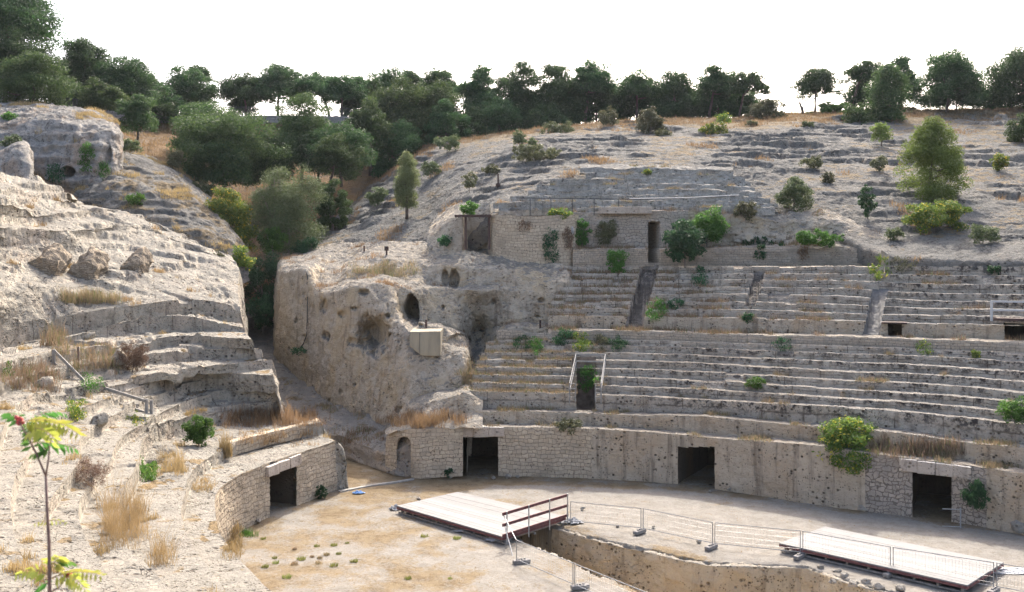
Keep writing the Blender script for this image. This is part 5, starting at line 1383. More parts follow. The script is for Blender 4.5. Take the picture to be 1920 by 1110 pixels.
for (x, y0, y1, lb) in ((683, 471, 461, 'short rusted iron stub on the cliff top, left one of two'), (725, 478, 462, 'taller rusted iron stub with a square head on the cliff top'), (799, 611, 599, 'small rusted iron post on the cliff ledge beside the cave'), (147, 684, 650, 'thin rusted iron stake standing among the left seats'), (1013, 614, 600, 'small rusted iron bracket at the foot of the cliff back wall'), (934, 350, 326, 'thin iron pole with a square foot on the rock above the gallery')):
    l_, n_ = pick(x, y0)
    hh = (y0 - y1)*l_[1]/F
    ps = [bar(l_ - np.array([0, 0, .2]), l_ + np.array([0, -.02, hh]), .12 if x != 147 else .06)]
    if x == 725: ps.append(box(l_ + np.array([0, -.04, hh - .15]), (.28, .16, .3)))
    if x == 934: ps.append(box(l_ + np.array([0, -.04, .12]), (.35, .25, .25)))
    tag(solid('iron_stub', ps, M_RUST), lb, 'iron post')
# ------------------------------------------------------------------ brick piers on the left slope
def pier(corners_px, Y, label, seed, lean=.0):
    """a stump of brickwork: a worn box leaning on the slope behind it"""
    (xl, xr, yt, yb) = corners_px; s = Y/F; w, h = (xr - xl)*s, (yb - yt)*s + .5; d = 1.7
    o = P((xl + xr)/2, yb, Y) + np.array([0, 0, -.5]); n = 26
    a, b = np.meshgrid(np.linspace(0, 1, n), np.linspace(0, 1, n))
    sides = [(a, 0*a, b, a*w, b*h), (1 + 0*a, a, b, a*d, b*h), (0*a, 1 - a, b, a*d, b*h), (a, b, 1 + 0*a, a*w, b*d)]
    VV, FF, UU = [], [], []
    for k, (x, y, z, u, v) in enumerate(sides):
        tap = 1 - .16*z; top = 1 - .9*np.abs(x - .42)**1.6 - .35*(1 - y)**1.5
        Pn = np.stack([(x - .5)*w*tap + lean*(z - .5)*.6, y*d*(1 - .12*z) + .45*z, z*h*(1 - (1 - top)*sstep(.5, 1, z))], -1) + o
        nz_ = np.stack([fbm(Pn, .9, 4, seed + j) for j in range(3)], -1)*np.array([.42, .34, .34]) + np.stack([fbm(Pn, .25, 3, seed + 5 + j) for j in range(3)], -1)*.07
        Pn = Pn + nz_*sstep(0, .15, z)[..., None]
        FF.append(grid_faces(n, n, None, n*n*k)); VV.append(Pn.reshape(-1, 3)); UU.append(np.stack([u, v], -1).reshape(-1, 2))
    me = raw_mesh('brick_pier', np.vstack(VV), np.vstack(FF), True, np.vstack(UU))
    return tag(link('brick_pier', me, M_BRICK), label, 'brick pier', 'eroded brick piers on the left slope')
pier((-22, 14, 452, 506), 55.0, 'eroded brick pier cut by the left edge of the photo', 301)
pier((46, 104, 455, 516), 55.5, 'widest eroded brick pier, second from the left edge on the pale slope', 302, .5)
pier((128, 178, 459, 523), 57.0, 'tall eroded brick pier in the middle of the row on the pale slope', 303, .4)
pier((220, 266, 465, 514), 59.5, 'smallest eroded brick pier, rightmost of the row on the pale slope', 304, .4)
# ------------------------------------------------------------------ loose stones
def stone(p, r, label, seed, flat=.7, group='loose stones on the arena floor', name='loose_stone', cat='stone'):
    g = np.random.default_rng(seed)
    th = np.linspace(0, math.pi, 26)[:, None]; ph = np.linspace(0, 2*math.pi, 44)[None, :]
    A_ = np.stack(np.broadcast_arrays(np.sin(th)*np.cos(ph), np.sin(th)*np.sin(ph), np.cos(th)), -1)
    pn = g.normal(0, 1, (11, 3)); pn /= np.linalg.norm(pn, axis=1, keepdims=True); pd = g.uniform(.42, .8, 11)
    dt = A_ @ pn.T; cut = np.where(dt > .05, pd/np.maximum(dt, .05), 9).min(-1)
    d = np.minimum(1.0, cut) + .10*fbm(A_*1.0 + seed, .5, 3, seed); d[:, -1] = d[:, 0]
    A_ = A_*d[..., None]*np.array([r, r*.8, r*flat])
    ob = grid_obj(name, A_, M_LEFT if cat == 'boulder' else M_STONEB, flip=True); ob.location = tuple(np.array(p) + np.array([0, 0, r*flat*.6])); ob.rotation_euler = (0, 0, g.uniform(0, 6))
    return tag(ob, label, cat, group)
for k, (x, y, r, lb) in enumerate([(1385, 918, .42, 'round worn column drum lying at the foot of the podium wall'), (1368, 921, .2, 'small round stone beside the column drum at the wall foot'), (1618, 958, .28, 'pale rounded stone at the foot of the rubble facing'), (1655, 942, .55, 'big boulder built into the bottom of the rubble facing'), (1915, 1000, .7, 'large stone block at the wall foot by the right edge'), (925, 898, .16, 'small white stone just right of the first dark doorway'), (953, 896, .2, 'white stone second to the right of the first dark doorway'), (970, 895, .12, 'smallest white stone right of the first dark doorway'), (845, 897, .14, 'small stone beside the green plant left of the first doorway'), (1330, 924, .12, 'small pale stone on the threshold of the middle doorway'), (786, 938, .14, 'lone dark stone behind the far left corner of the bridge platform'), (1226, 989, .11, 'small brown stone beyond the second mesh fence panel'), (1092, 956, .14, 'small brown stone just behind the bridge railing'), (1311, 1018, .13, 'reddish stone beside the middle concrete foot'), (1158, 988, .12, 'reddish stone in front of the first mesh fence panel'), (484, 980, .22, 'squared white stone at the foot of the left masonry wall')]):
    stone(G(x, y, 0), r, lb, 400 + k)
for k, (x, y, r, lb) in enumerate([(184, 792, .62, 'grey block with a flat top between the green creeper and the left handrail'), (85, 724, .62, 'pitted boulder among weeds at the top of the left seats'), (170, 632, .5, 'brown broken block lying at the foot of the long cut wall'), (225, 674, .75, 'light tilted block patched with lichen above the handrail'), (197, 1003, .16, 'small grey stone wedged in the tall golden grass')]):
    l_, n_ = pick(x, y)
    stone(l_ - np.array([0, 0, r*.35]), r, lb, 440 + k, .7, None, 'boulder', 'boulder')
for k, (x, y, r) in enumerate([(1560, 1090, .3), (1585, 1078, .28), (1600, 1095, .35), (1625, 1090, .26), (1570, 1070, .22), (1540, 1062, .2), (1650, 1100, .3), (1690, 1104, .32)]):
    stone(G(x, y, 0) - np.array([0, 0, r*.3]), r*.8, 'rough pale stone in the crumbled far rim of the trench before the long platform', 470 + k, .6, 'crumbled stones on the trench rim')
# pale stone kerb across the passage mouth, tarpaulin, rubbish, bag
ks = [G(636, 922, 0), G(700, 910, 0), G(745, 904, 0), G(775, 899, 0)]
tag(solid('stone_kerb', [bar(a + np.array([0, 0, .0]), b + np.array([0, 0, .0]), .22, .10) for a, b in zip(ks[:-1], ks[1:])], plain('pale_kerb_stone', (.25, .23, .20), .2, 5, .9, .4), bevel=.02), 'thin pale stone strip across the mouth of the passage', 'kerb')
def crumple(name, c, sx, sy, h, mat, label, cat, seed, vert=False):
    u, v = np.meshgrid(np.linspace(-1, 1, 40), np.linspace(-1, 1, 40)); A_ = np.stack([u*sx, v*sy, 0*u], -1)
    q = np.stack([u*2, v*2, 0*u + seed], -1); A_[..., 2] = h*(.5 + fbm(q, .7, 3, seed))*np.clip(1.15 - np.sqrt(u*u + v*v), 0, 1) + .02
    A_[..., 0] += sx*.3*fbm(q, .8, 2, seed + 5); A_[..., 1] += sy*.3*fbm(q, .8, 2, seed + 6)
    ok = (u[:-1, :-1]**2 + v[:-1, :-1]**2) < .95 + .2*fbm(q[:-1, :-1], .5, 2, seed + 8)
    if vert: A_ = A_[..., [0, 2, 1]]*np.array([1, -1, 1])
    ob = grid_obj(name, A_, mat, ok); ob.location = tuple(c); sm = ob.modifiers.new('Solidify', 'SOLIDIFY'); sm.thickness = .012
    return tag(ob, label, cat)
crumple('tarpaulin', G(935, 1013, 0), .55, .42, .35, M_TARP, 'crumpled pale tarpaulin under the near corner of the bridge platform', 'tarpaulin', 3)
crumple('tarpaulin', G(742, 955, 0), .3, .3, .3, M_TARP, 'crumpled grey sheet at the far left corner of the bridge platform', 'tarpaulin', 5)
crumple('tarpaulin', G(1072, 980, 0), .5, .3, .25, M_TARP, 'crumpled grey sheet where the railing meets the first fence panel', 'tarpaulin', 7)
tag(solid('loose_plank', [bar(G(772, 962, .06), G(868, 992, .06), .22, .04)], M_OLDWOOD), 'loose plank lying along the near edge of the bridge platform', 'plank')
crumple('fabric_strip', G(895, 997, 0), 1.1, .16, .16, M_TARP, 'white fabric strip trailing from under the bridge platform edge', 'fabric', 9)
crumple('rubbish', G(672, 925, 0), .32, .16, .16, M_BLUE, 'blue and white plastic rubbish on the dry floor by the passage', 'rubbish', 11)
l_, n_ = pick(1073, 432); crumple('plastic_bag', l_ + np.array([0, -.3, 0]), .10, .26, .3, M_WHITEP, 'white plastic bag caught in the ivy on the gallery wall', 'bag', 13, True)
crumple('tarpaulin', G(1900, 1072, 0), 1.1, .35, .12, M_WHITEP, 'white sheet lying flat right of the long platform', 'sheet', 15)
# small steel hurdle by the right doorway
hd = empty('steel_hurdle', tuple(G(1800, 990, 0)), 'small bent steel hurdle leaning beside the right doorway', 'hurdle')
solid('upright', [tube([G(1801, 990, 0), G(1801, 990, 0) + np.array([0, 0, .85])], .03, 6)], M_STEEL, hd)
for z_ in (.05, .78): solid('rail', [tube([G(1801, 990, 0) + np.array([0, 0, z_]), G(1801, 990, 0) + np.array([-.72, .1, z_])], .02, 6)], M_STEEL, hd)
# ------------------------------------------------------------------ the terrace above the ravine: wall, railings, car, lamp post
tw = []
tpx = np.arange(225, 762, 4.0)
tpy = np.interp(tpx, [225, 265, 345, 520, 640, 700, 762], [210, 212, 218, 216, 218, 226, 240])
Yw = 123.6
t0 = np.array([P(a, b + 14, Yw) for a, b in zip(tpx, tpy)]); t1 = np.array([P(a, b, Yw) for a, b in zip(tpx, tpy)]); t2 = t1 + np.array([0, .5, 0]); t3 = t0 + np.array([0, .5, 0])
TW, _ = loft([t0, t1, t2, t3], [8, 3, 8]); TW = rough(TW, [(1.0, .08, 'f')], 211)
M_TWALL = masonry('terrace_masonry', (.34, .31, .28), (.27, .25, .23), (.12, .10, .09), w=.7, hgt=.35, warp=.2)
tag(grid_obj('terrace_wall', TW, M_TWALL), 'long low stone wall of the terrace road behind the slope pines', 'wall')
fc = empty('iron_fence', tuple(t1[0]), 'thin iron picket fence on the terrace wall under the row of pines', 'fence')
pk = []
for k, a in enumerate(np.arange(228, 758, 2.4)):
    b = float(np.interp(a, tpx, tpy)); p = P(a, b + 1, Yw + .25); pk.append(bar(p, p + np.array([0, 0, 1.25]), .035))
V_, F_ = join(pk); solid('picket', (V_, F_), M_DKIRON, fc)['kind'] = 'stuff'
for z_ in (.15, 1.1):
    solid('rail', [bar(t1[k] + np.array([0, .25, z_]), t1[min(k + 8, len(t1) - 1)] + np.array([0, .25, z_]), .04) for k in range(0, len(t1) - 1, 8)], M_DKIRON, fc)
rwpx = np.arange(-60, 238, 4.0); rwpy = np.interp(rwpx, [-60, 0, 120, 150, 238], [179, 181, 196, 201, 211])
t0 = np.array([P(a, b + 16, 111.5) for a, b in zip(rwpx, rwpy)]); t1 = np.array([P(a, b, 111.5) for a, b in zip(rwpx, rwpy)])
TW, _ = loft([t0, t1, t1 + np.array([0, .4, 0]), t0 + np.array([0, .4, 0])], [8, 3, 8])
tag(grid_obj('road_wall', TW, M_TWALL), 'low grey road wall glimpsed under the pines at the far left', 'wall')
fc2 = empty('iron_fence', tuple(t1[40]), 'dark iron fence on the road wall between the olive pine and the leaning pine', 'fence')
solid('picket', join([bar(P(a, np.interp(a, rwpx, rwpy), 111.7), P(a, np.interp(a, rwpx, rwpy) - 16, 111.7), .04) for a in np.arange(112, 160, 2.6)]), M_DKIRON, fc2)['kind'] = 'stuff'
solid('rail', [bar(P(110, 183, 111.7), P(162, 189, 111.7), .06), bar(P(110, 193, 111.7), P(162, 199, 111.7), .06)], M_DKIRON, fc2)
def car(label, c, ang):
    t = empty('parked_car', tuple(c), label, 'car', None, ang); LOCAL[0] = True
    pr_ = [(-2.0, .35), (-2.05, .75), (-1.5, .9), (-.9, 1.38), (.7, 1.42), (1.35, .95), (2.0, .8), (2.1, .4)]
    V = [(x, s_*(.82 if z < 1 else .66), z) for s_ in (-1, 1) for x, z in pr_]; n = len(pr_)
    Fq = [list(range(n))[::-1], [n + k for k in range(n)]] + [[k, (k + 1) % n, n + (k + 1) % n, n + k] for k in range(n)]
    me = bpy.data.meshes.new('body'); me.from_pydata(V, [], Fq); me.update(); link('body', me, M_WHITEP, t)
    solid('window', [bar((-.8, s_*.76, 1.13), (.85, s_*.76, 1.13), .05, .30) for s_ in (-1, 1)], M_BLACK, t)
    for x in (-1.3, 1.35):
        for s_ in (-1, 1): solid('wheel', [tube([(x, s_*.62, .33), (x, s_*.86, .33)], .33, 14)], M_BLACK, t)
    LOCAL[0] = False
car('white parked car half hidden behind the road wall at the left edge', P(8, 186, 114), R(8))
lpx_ = P(1506, 222, 114)
lt = empty('street_lamp', tuple(lpx_), 'slim street lamp on the crest beside a dead tree stump', 'street lamp')
solid('pole', [tube([lpx_, lpx_ + np.array([0, 0, 2.75])], .05, 6)], M_DKIRON, lt); solid('arm', [bar(lpx_ + np.array([0, 0, 2.15]), lpx_ + np.array([.35, 0, 2.15]), .05)], M_DKIRON, lt); solid('lamp_head', [box(lpx_ + np.array([.38, 0, 2.1]), (.22, .15, .1))], M_DKIRON, lt)
q = P(1507, 220, 112.5)
tag(solid('dead_trunk', [tube([q - np.array([0, 0, .3]), q + np.array([-.15, 0, .8]), q + np.array([-.5, 0, 1.75])], [.2, .17, .11], 7)], M_BARK, smooth=True), 'short dead leaning tree trunk on the crest beside the street lamp', 'tree trunk')
# ground the photographer stands on, below the frame
u, v = np.meshgrid(np.linspace(-14, 9, 120), np.linspace(-6, 17, 120)); zc_ = np.interp(v, [-6, 3, 5, 8, 12, 17], [10.6, 10.4, 9.9, 8.4, 6.6, 4.4])
NG = np.stack([u, v, zc_], -1)[:, ::-1][::-1]; NG = rough(NG[::-1, ::-1], [(2., .18, 'f'), (.5, .06, 'f')], 221)
tag(grid_obj('near_ground', NG, M_LEFT, None, None, {'grass': np.full(NG.shape[:2], .1)}), kind='structure')
# ------------------------------------------------------------------ trees
n_ = [1000]
def sd_(): n_[0] += 1; return n_[0]
TL_ = [
 # label, box, Y, style, mat, base py
 ('huge dark pine filling the upper left corner of the photo', (-80, 106, -40, 92), 110, 'round', M_PINE, 190, 10),
 ('dark billowing pine crown under the huge corner pine', (-50, 112, 66, 168), 106, 'round', M_PINE, 192, 20),
 ('rounded olive-green pine in front of the huge corner pine', (4, 134, 108, 212), 97, 'round', M_PINE3, 212, 60),
 ('dark pine just right of the huge corner pine', (106, 215, 84, 205), 116, 'round', M_PINE, 205, 165),
 ('bushy dark pine with a flat crown, second to the right of the corner pine', (180, 294, 108, 205), 116, 'umbrella', M_PINE, 215, 250),
 ('small pine leaning left over the dry slope beside the iron fence', (152, 238, 150, 212), 103, 'umbrella', M_PINE3, 222, 152),
 ('little round pine standing on the dry slope below the bushy pine', (222, 294, 182, 250), 101, 'round', M_PINE3, 262, 258),
 ('umbrella pine at the left end of the terrace fence', (298, 402, 128, 200), 128, 'umbrella', M_PINE, 222, 330),
 ('dark crown peeping above the left-hand umbrella pine', (344, 400, 122, 160), 134, 'umbrella', M_PINE, 222, 370),
 ('dark undergrowth pine filling the gap behind the little round pine', (215, 345, 165, 225), 121, 'round', M_PINE, 228, None),
 ('broad umbrella pine standing behind the middle of the terrace fence', (406, 505, 140, 195), 128, 'umbrella', M_PINE, 220, 462),
 ('tall dense pine above the middle of the terrace fence', (470, 572, 122, 200), 129, 'umbrella', M_PINE, 220, 522),
 ('umbrella pine with a low flat crown on the terrace, right of the tall dense one', (545, 640, 136, 190), 128, 'umbrella', M_PINE, 220, 618),
 ('umbrella pine on twin bare stems at the right end of the terrace fence', (596, 690, 142, 198), 127, 'umbrella', M_PINE, 222, 640),
 ('dark stems and thicket pine behind the terrace fence', (430, 480, 175, 216), 130, 'round', M_PINE, 219, None),
 ('spreading pine tree low on the slope under the terrace wall', (318, 430, 196, 292), 106, 'round', M_PINE3, 300, 380),
 ('largest spreading pine with a forked trunk on the brown slope', (340, 530, 212, 345), 96, 'round', M_PINE3, 362, 418),
 ('tall grey-green pine covering the terrace wall in the middle of the slope', (512, 636, 184, 330), 104, 'round', M_PINE3, 345, 565),
 ('dark pine hidden between the two biggest slope pines', (450, 560, 255, 352), 99, 'round', M_PINE, 360, 508),
 ('dark flat pine with a straight trunk beside the bare brown slope', (572, 700, 232, 322), 99, 'umbrella', M_PINE, 345, 640),
 ('slim-stemmed pine at the right end of the terrace wall', (650, 735, 192, 296), 109, 'umbrella', M_PINE3, 325, 694),
 ('tall pine left of the wooded hollow, rising above the skyline', (680, 770, 130, 210), 134, 'umbrella', M_PINE, 240, 725),
 ('umbrella pine with see-through gaps on the skyline above the hollow', (788, 862, 130, 185), 136, 'umbrella', M_PINE, 245, 812),
 ('dark pine between the two skyline pines above the hollow', (745, 805, 138, 200), 138, 'round', M_PINE, 245, None),
 ('big billowing green pine in the wooded hollow', (688, 830, 158, 312), 116, 'round', M_PINE3, 305, None),
 ('second billowing pine in the wooded hollow, lower and to the right', (762, 872, 164, 300), 118, 'round', M_PINE3, 300, None),
 ('dark low pine at the foot of the wooded hollow', (705, 800, 235, 338), 110, 'round', M_PINE, 345, None),
 ('dense dark pine at the left of the hilltop wood', (850, 950, 134, 285), 122, 'round', M_PINE, 280, None),
 ('dense pine in the middle of the hilltop wood', (920, 1016, 128, 275), 121, 'round', M_PINE, 270, None),
 ('dense pine at the right of the hilltop wood', (988, 1090, 128, 264), 121, 'round', M_PINE, 262, None),
 ('dark filler pine low in the shade of the hilltop wood', (885, 985, 190, 275), 118, 'round', M_PINE, 285, None),
 ('tallest wind-shaped umbrella pine on the middle of the crest', (1062, 1150, 116, 185), 122, 'umbrella', M_PINE, 232, 1098),
 ('lower leafy half-hidden pine under the tallest umbrella pine', (1075, 1162, 158, 228), 124, 'round', M_PINE, 236, None),
 ('rounded umbrella pine right of the tallest one on the crest', (1152, 1236, 134, 200), 123, 'umbrella', M_PINE, 228, 1195),
 ('dark pine below the rounded umbrella pine on the crest', (1160, 1240, 168, 225), 126, 'round', M_PINE, 230, None),
 ('broad low pine with a domed crown behind the grey-green shrub', (1215, 1318, 139, 228), 122, 'round', M_PINE, 232, None),
 ('tall pine with open lower branches before the gap on the crest', (1304, 1382, 124, 185), 121, 'umbrella', M_PINE, 228, 1330),
 ('dense lower pine behind the open-branched pine', (1300, 1392, 165, 226), 124, 'round', M_PINE, 230, None),
 ('umbrella pine at the right end of the crest wood', (1366, 1440, 138, 182), 121, 'umbrella', M_PINE, 226, 1385),
 ('lone umbrella pine with a curved thin trunk against the sky', (1490, 1572, 130, 185), 117, 'umbrella', M_PINE, 218, 1528),
 ('tall umbrella pine left of the dense cypress-shaped tree', (1584, 1652, 115, 160), 115, 'umbrella', M_PINE, 216, 1598),
 ('ragged lower pine under the tall umbrella pine', (1582, 1650, 152, 205), 116, 'round', M_PINE, 214, None),
 ('dense upright cypress-shaped tree on the crest', (1622, 1704, 130, 242), 106, 'column', M_PINE3, 246, None),
 ('bushy shoulder-high tree at the foot of the cypress-shaped tree', (1582, 1642, 196, 248), 105, 'round', M_PINE3, 250, None),
 ('umbrella pine rising behind the cypress-shaped tree', (1660, 1722, 108, 200), 116, 'umbrella', M_PINE, 214, 1690),
 ('large pale-stemmed pine with a slanting crown on the right crest', (1724, 1842, 100, 204), 112, 'round', M_PINE, 222, 1776),
 ('small dark round tree between the two right-hand pines', (1834, 1872, 170, 208), 114, 'round', M_PINE, 212, None),
 ('big pine cut by the right edge of the photo', (1858, 1990, 90, 200), 112, 'round', M_PINE, 214, 1930),
 ('dark bush tree at the right edge, on the dry grass', (1896, 1960, 218, 282), 92, 'round', M_PINE3, 286, None),
]
TL_ += [
 ('broad dark pine mass behind the corner pines, under their crowns', (95, 235, 115, 228), 119, 'round', M_PINE, 226, None),
 ('deep shaded pine behind the small pines on the dry slope', (200, 335, 140, 236), 122, 'round', M_PINE, 232, None),
 ('dark pine low between the corner pine and the left edge', (-60, 60, 110, 186), 116, 'round', M_PINE, 190, None),
 ('deep green pine low on the slope left of the slim-stemmed pine', (590, 680, 255, 335), 96, 'round', M_PINE3, 350, 618),
 ('squat dark pine on the slope below the spreading slope pine', (372, 470, 270, 350), 93, 'round', M_PINE, 366, None),
 ('dense pine wall at the left end of the crest, behind the knoll shrub', (1030, 1110, 150, 240), 123, 'round', M_PINE, 244, None),
 ('dense lower pine behind the thin yellowish crest shrub', (1110, 1180, 160, 232), 125, 'round', M_PINE, 236, None),
 ('dense low pine right of the domed pine on the crest', (1270, 1345, 165, 228), 125, 'round', M_PINE, 230, None),
 ('dark pine under the umbrella pine at the right end of the wood', (1350, 1430, 168, 226), 125, 'round', M_PINE, 228, None),
 ('dark thicket pine behind the bushy pine and the little round pine', (245, 330, 150, 222), 124, 'round', M_PINE, 226, None),
 ('shaded pine between the corner pine and the bushy dark pine', (120, 200, 120, 205), 122, 'round', M_PINE, 215, None),
 ('low dark pine at the bottom of the hilltop wood, left', (850, 920, 205, 285), 116, 'round', M_PINE, 292, None),
 ('low dark pine at the bottom of the hilltop wood, right', (975, 1060, 200, 256), 117, 'round', M_PINE, 262, None),
 ('dark pine filling the space left of the wooded hollow', (640, 720, 150, 230), 130, 'round', M_PINE, 240, None),
 ('dark pine low behind the billowing pines in the hollow', (800, 880, 195, 300), 113, 'round', M_PINE, 305, None),
 ('shadowy pine at the foot of the grey-green slope pine', (555, 640, 250, 330), 100, 'round', M_PINE, 345, None),
 ('lower pine between the rounded umbrella pine and the domed pine', (1225, 1300, 160, 228), 127, 'round', M_PINE, 231, None),
 ('low pine crown behind the grey-green crest shrub', (1120, 1195, 175, 228), 128, 'round', M_PINE, 233, None),
 ('lower dark pine under the flat crowns left of the terrace fence', (300, 390, 165, 214), 132, 'round', M_PINE, 218, None),
 ('broad dark pine beneath the large pale-stemmed pine', (1740, 1846, 150, 208), 115, 'round', M_PINE, 215, None),
 ('dense dark pine low at the right edge of the crest', (1858, 1935, 160, 208), 114, 'round', M_PINE, 214, None),
]
for (lb, bx, Y_, st, mt, base, ft) in TL_:
    c_x, c_w, c_h = (bx[0] + bx[1])/2, (bx[1] - bx[0])*(.6 if st != 'column' else .53), bx[3] - bx[2]
    bx = (c_x - c_w, c_x + c_w, bx[2] - .05*c_h, bx[3] + .08*c_h)
    tree('pine_tree', lb, 'tree', bx, Y_, st, mt, sd_(), base=base, foot=ft)
tree('pine_tree', 'bright yellow-green young pine on the rocks at the right', 'tree', (1672, 1818, 226, 388), 69.5, 'ovoid', M_PINE2, sd_(), base=396, m=90, dens=.8, size=.16)
tree('pine_tree', 'small thin-crowned young pine on a bare stem above the bright young pine', 'tree', (1630, 1676, 230, 268), 88, 'round', M_PINE2, sd_(), base=277, dens=.6)
tree('slender_tree', 'slender pale green tree on the rock edge above the ravine', 'tree', (736, 790, 288, 398), 84, 'column', M_PALEG, sd_(), base=404, m=110, dens=1.0, size=.15)
tree('olive_tree', 'large round grey-green olive filling the ravine mouth', 'tree', (458, 624, 314, 512), 84, 'round', M_OLIVE, sd_(), base=520, m=130, dens=.9, size=.19, bark=M_BARKG)
tree('lemon_tree', 'yellow-green lemon tree dotted with yellow fruit left of the olive', 'tree', (358, 482, 354, 490), 82, 'round', M_LEMON, sd_(), base=500, m=90, dens=1.0, size=.24, bark=M_BARKG)
tree('olive_tree', 'smaller dark olive behind the right side of the large olive', 'tree', (586, 664, 338, 450), 90, 'round', M_PINE3, sd_(), base=460, m=70, size=.2, bark=M_BARKG)
tree('broadleaf_tree', 'pale broad-leaved tree at the right end of the crest wood', 'tree', (1396, 1478, 186, 234), 113, 'round', M_SCRUB, sd_(), base=236, m=60, bark=M_BARKG)
tree('broadleaf_tree', 'low broad-leaved tree behind the lone umbrella pine', 'tree', (1512, 1596, 190, 226), 114, 'round', M_GREEN, sd_(), base=228, m=50, bark=M_BARKG)
tree('fig_tree', 'round fig tree with yellowing leaves in the hollow under the young pine', 'tree', (1686, 1814, 374, 442), 62.5, 'round', M_FIG, sd_(), base=452, m=70, dens=1.0, size=.20, bark=M_BARKG)
tree('fig_tree', 'sunlit fig tree growing out of the podium ledge left of the right doorway', 'tree', (1522, 1650, 782, 884), 45.2, 'round', M_FIG, sd_(), base=866, m=80, dens=1.2, size=.17, bark=M_BARKG)
# ------------------------------------------------------------------ shrubs and plants
def S(lb, bx, mt, **k): return shrub(lb, bx, mt, sd_(), **k)
S('grey-green round shrub on the crest, biggest of the hilltop shrubs', (1186, 1254, 194, 262), M_SCRUB, Y=98)
S('thin yellowish shrub left of the biggest hilltop shrub', (1116, 1166, 197, 238), M_SCRUB, Y=104, dens=.7)
S('low yellow-green shrub at the foot of the biggest hilltop shrub', (1222, 1268, 240, 268), M_SCRUB, Y=95)
S('green mound-like shrub below the hilltop wood', (1006, 1084, 224, 262), M_OLIVE, Y=102)
S('yellow-green spreading shrub among pale rocks near the crest', (1304, 1372, 228, 258), M_LEMON, Y=97)
S('sprig of bright yellow leaves sticking up beside the spreading shrub', (1336, 1376, 208, 236), M_LEMON, Y=98, dens=.5)
S('upright bluish shrub on the rock knoll', (958, 990, 240, 284), M_OLIVE, Y=90)
S('wide green-yellow shrub bank above the grey seats', (950, 1062, 268, 306), M_SCRUB, Y=82, depth=.6)
S('rounded small shrub left end of the green-yellow bank', (985, 1010, 256, 275), M_OLIVE, Y=88)
S('dark shrub on the rock edge, right of the slender tree', (784, 832, 300, 332), M_OLIVE, Y=93)
S('grey-green shrub on the rock edge, left of the slender tree', (682, 732, 348, 388), M_OLIVE, Y=90)
S('yellowish shrub beside the iron pole', (862, 898, 318, 354), M_SCRUB, Y=76)
S('dark shrub on the skyline rock left of the knoll', (808, 868, 250, 282), M_OLIVE, Y=100)
S('olive shrub under the knoll', (898, 942, 305, 326), M_SCRUB, Y=81)
S('tufted grey shrub in the rocks, middle of the hillside', (1496, 1546, 290, 318), M_SCRUB, anchor=316)
S('grey-green shrub beside dry grass left of the bright young pine', (1628, 1668, 288, 322), M_SCRUB)
S('low rounded yellow-topped shrub right of the bright young pine', (1852, 1896, 284, 322), M_LEMON)
S('dark green shrub growing before the tall niche', (1606, 1648, 342, 408), M_DKGREEN, Y=65)
S('tall dark thorny shrub at the right end of the grey seats', (1446, 1532, 326, 400), M_OLIVE, Y=67.0, dens=1.2)
S('pale wiry shrub at the top of the ruined wall', (1368, 1428, 374, 416), M_SCRUB, Y=65.5)
S('olive bush on the ledge right of the fig tree', (1806, 1880, 418, 458), M_OLIVE)
S('small green bush on the crest near the gap', (1500, 1528, 224, 246), M_OLIVE, Y=100)
S('low round bush on the crest grass, left of the gap', (1394, 1424, 224, 238), M_SCRUB, Y=104)
S('green tuft on the right part of the upper seats', (1846, 1884, 496, 516), M_DKGREEN)
S('round green bush on the upper seat bank under the narrow stairs', (1388, 1418, 584, 606), M_DKGREEN)
S('green weed on the dark lower seat rows', (1394, 1440, 704, 730), M_GREEN)
S('green and brown bush at the right edge of the lower seats', (1866, 1940, 738, 795), M_GREEN)
S('dome of green creeper above the timber-framed recess', (857, 902, 374, 406), M_GREEN, Y=65.6)
S('dark green tuft on the rock left of the recess', (816, 850, 438, 462), M_DKGREEN, Y=65.9)
S('yellow-green creeper on top of the gallery wall', (1022, 1078, 388, 412), M_LEMON, Y=65.2, depth=.5)
S('little yellow plant on the grey rock-cut seats', (1202, 1224, 316, 328), M_LEMON)
S('low shrub with yellow flowers on the ledge above the block masonry', (1034, 1096, 782, 816), M_SCRUB, Y=50.4)
S('green shrub at the foot of the left block blocking the grassy ledge', (340, 406, 774, 838), M_GREEN, dens=1.6, size=.12)
S('brown tangle of dry twigs lying on the left ledges', (128, 216, 852, 918), M_BROWN, size=.11, aspect=.10, dens=2.2, stems=True, depth=1.2)
S('brown dry bush before the broken boulders on the left', (215, 284, 632, 700), M_BROWN, size=.16, aspect=.14, dens=1.8)
S('dark green plant beside the left doorway', (590, 618, 905, 935), M_DKGREEN, Y=46.5, lift=-.2)
S('dark green plant at the wall foot left of the first dark doorway', (830, 852, 876, 896), M_DKGREEN, Y=50.0)
S('olive bush on the slope at the edge of the pale rock', (308, 352, 278, 322), M_SCRUB, Y=90)
S('dark bush in front of the little round pine', (215, 270, 258, 290), M_OLIVE, Y=92)
S('dark tuft on the boulder at the left edge', (0, 46, 250, 285), M_OLIVE, Y=78)
S('green creeper top on the grotto outcrop near the left edge', (2, 36, 208, 232), M_GREEN, Y=85)
S('dark bush at the foot of the pines on the brown slope', (636, 672, 318, 340), M_OLIVE, Y=101)
S('pale bush on the brown slope under the flat dark pine', (586, 618, 294, 322), M_SCRUB, Y=103)
S('dark bush low on the brown slope left of the forked pine', (330, 400, 300, 345), M_PINE, Y=95)
S('thin leafy sapling at the rim of the pale left slope', (392, 430, 462, 512), M_SCRUB, Y=70, dens=.35)
S('low dark greenery filling the shaded ravine floor', (436, 548, 462, 600), M_DKGREEN, Y=78.5, dens=1.3)
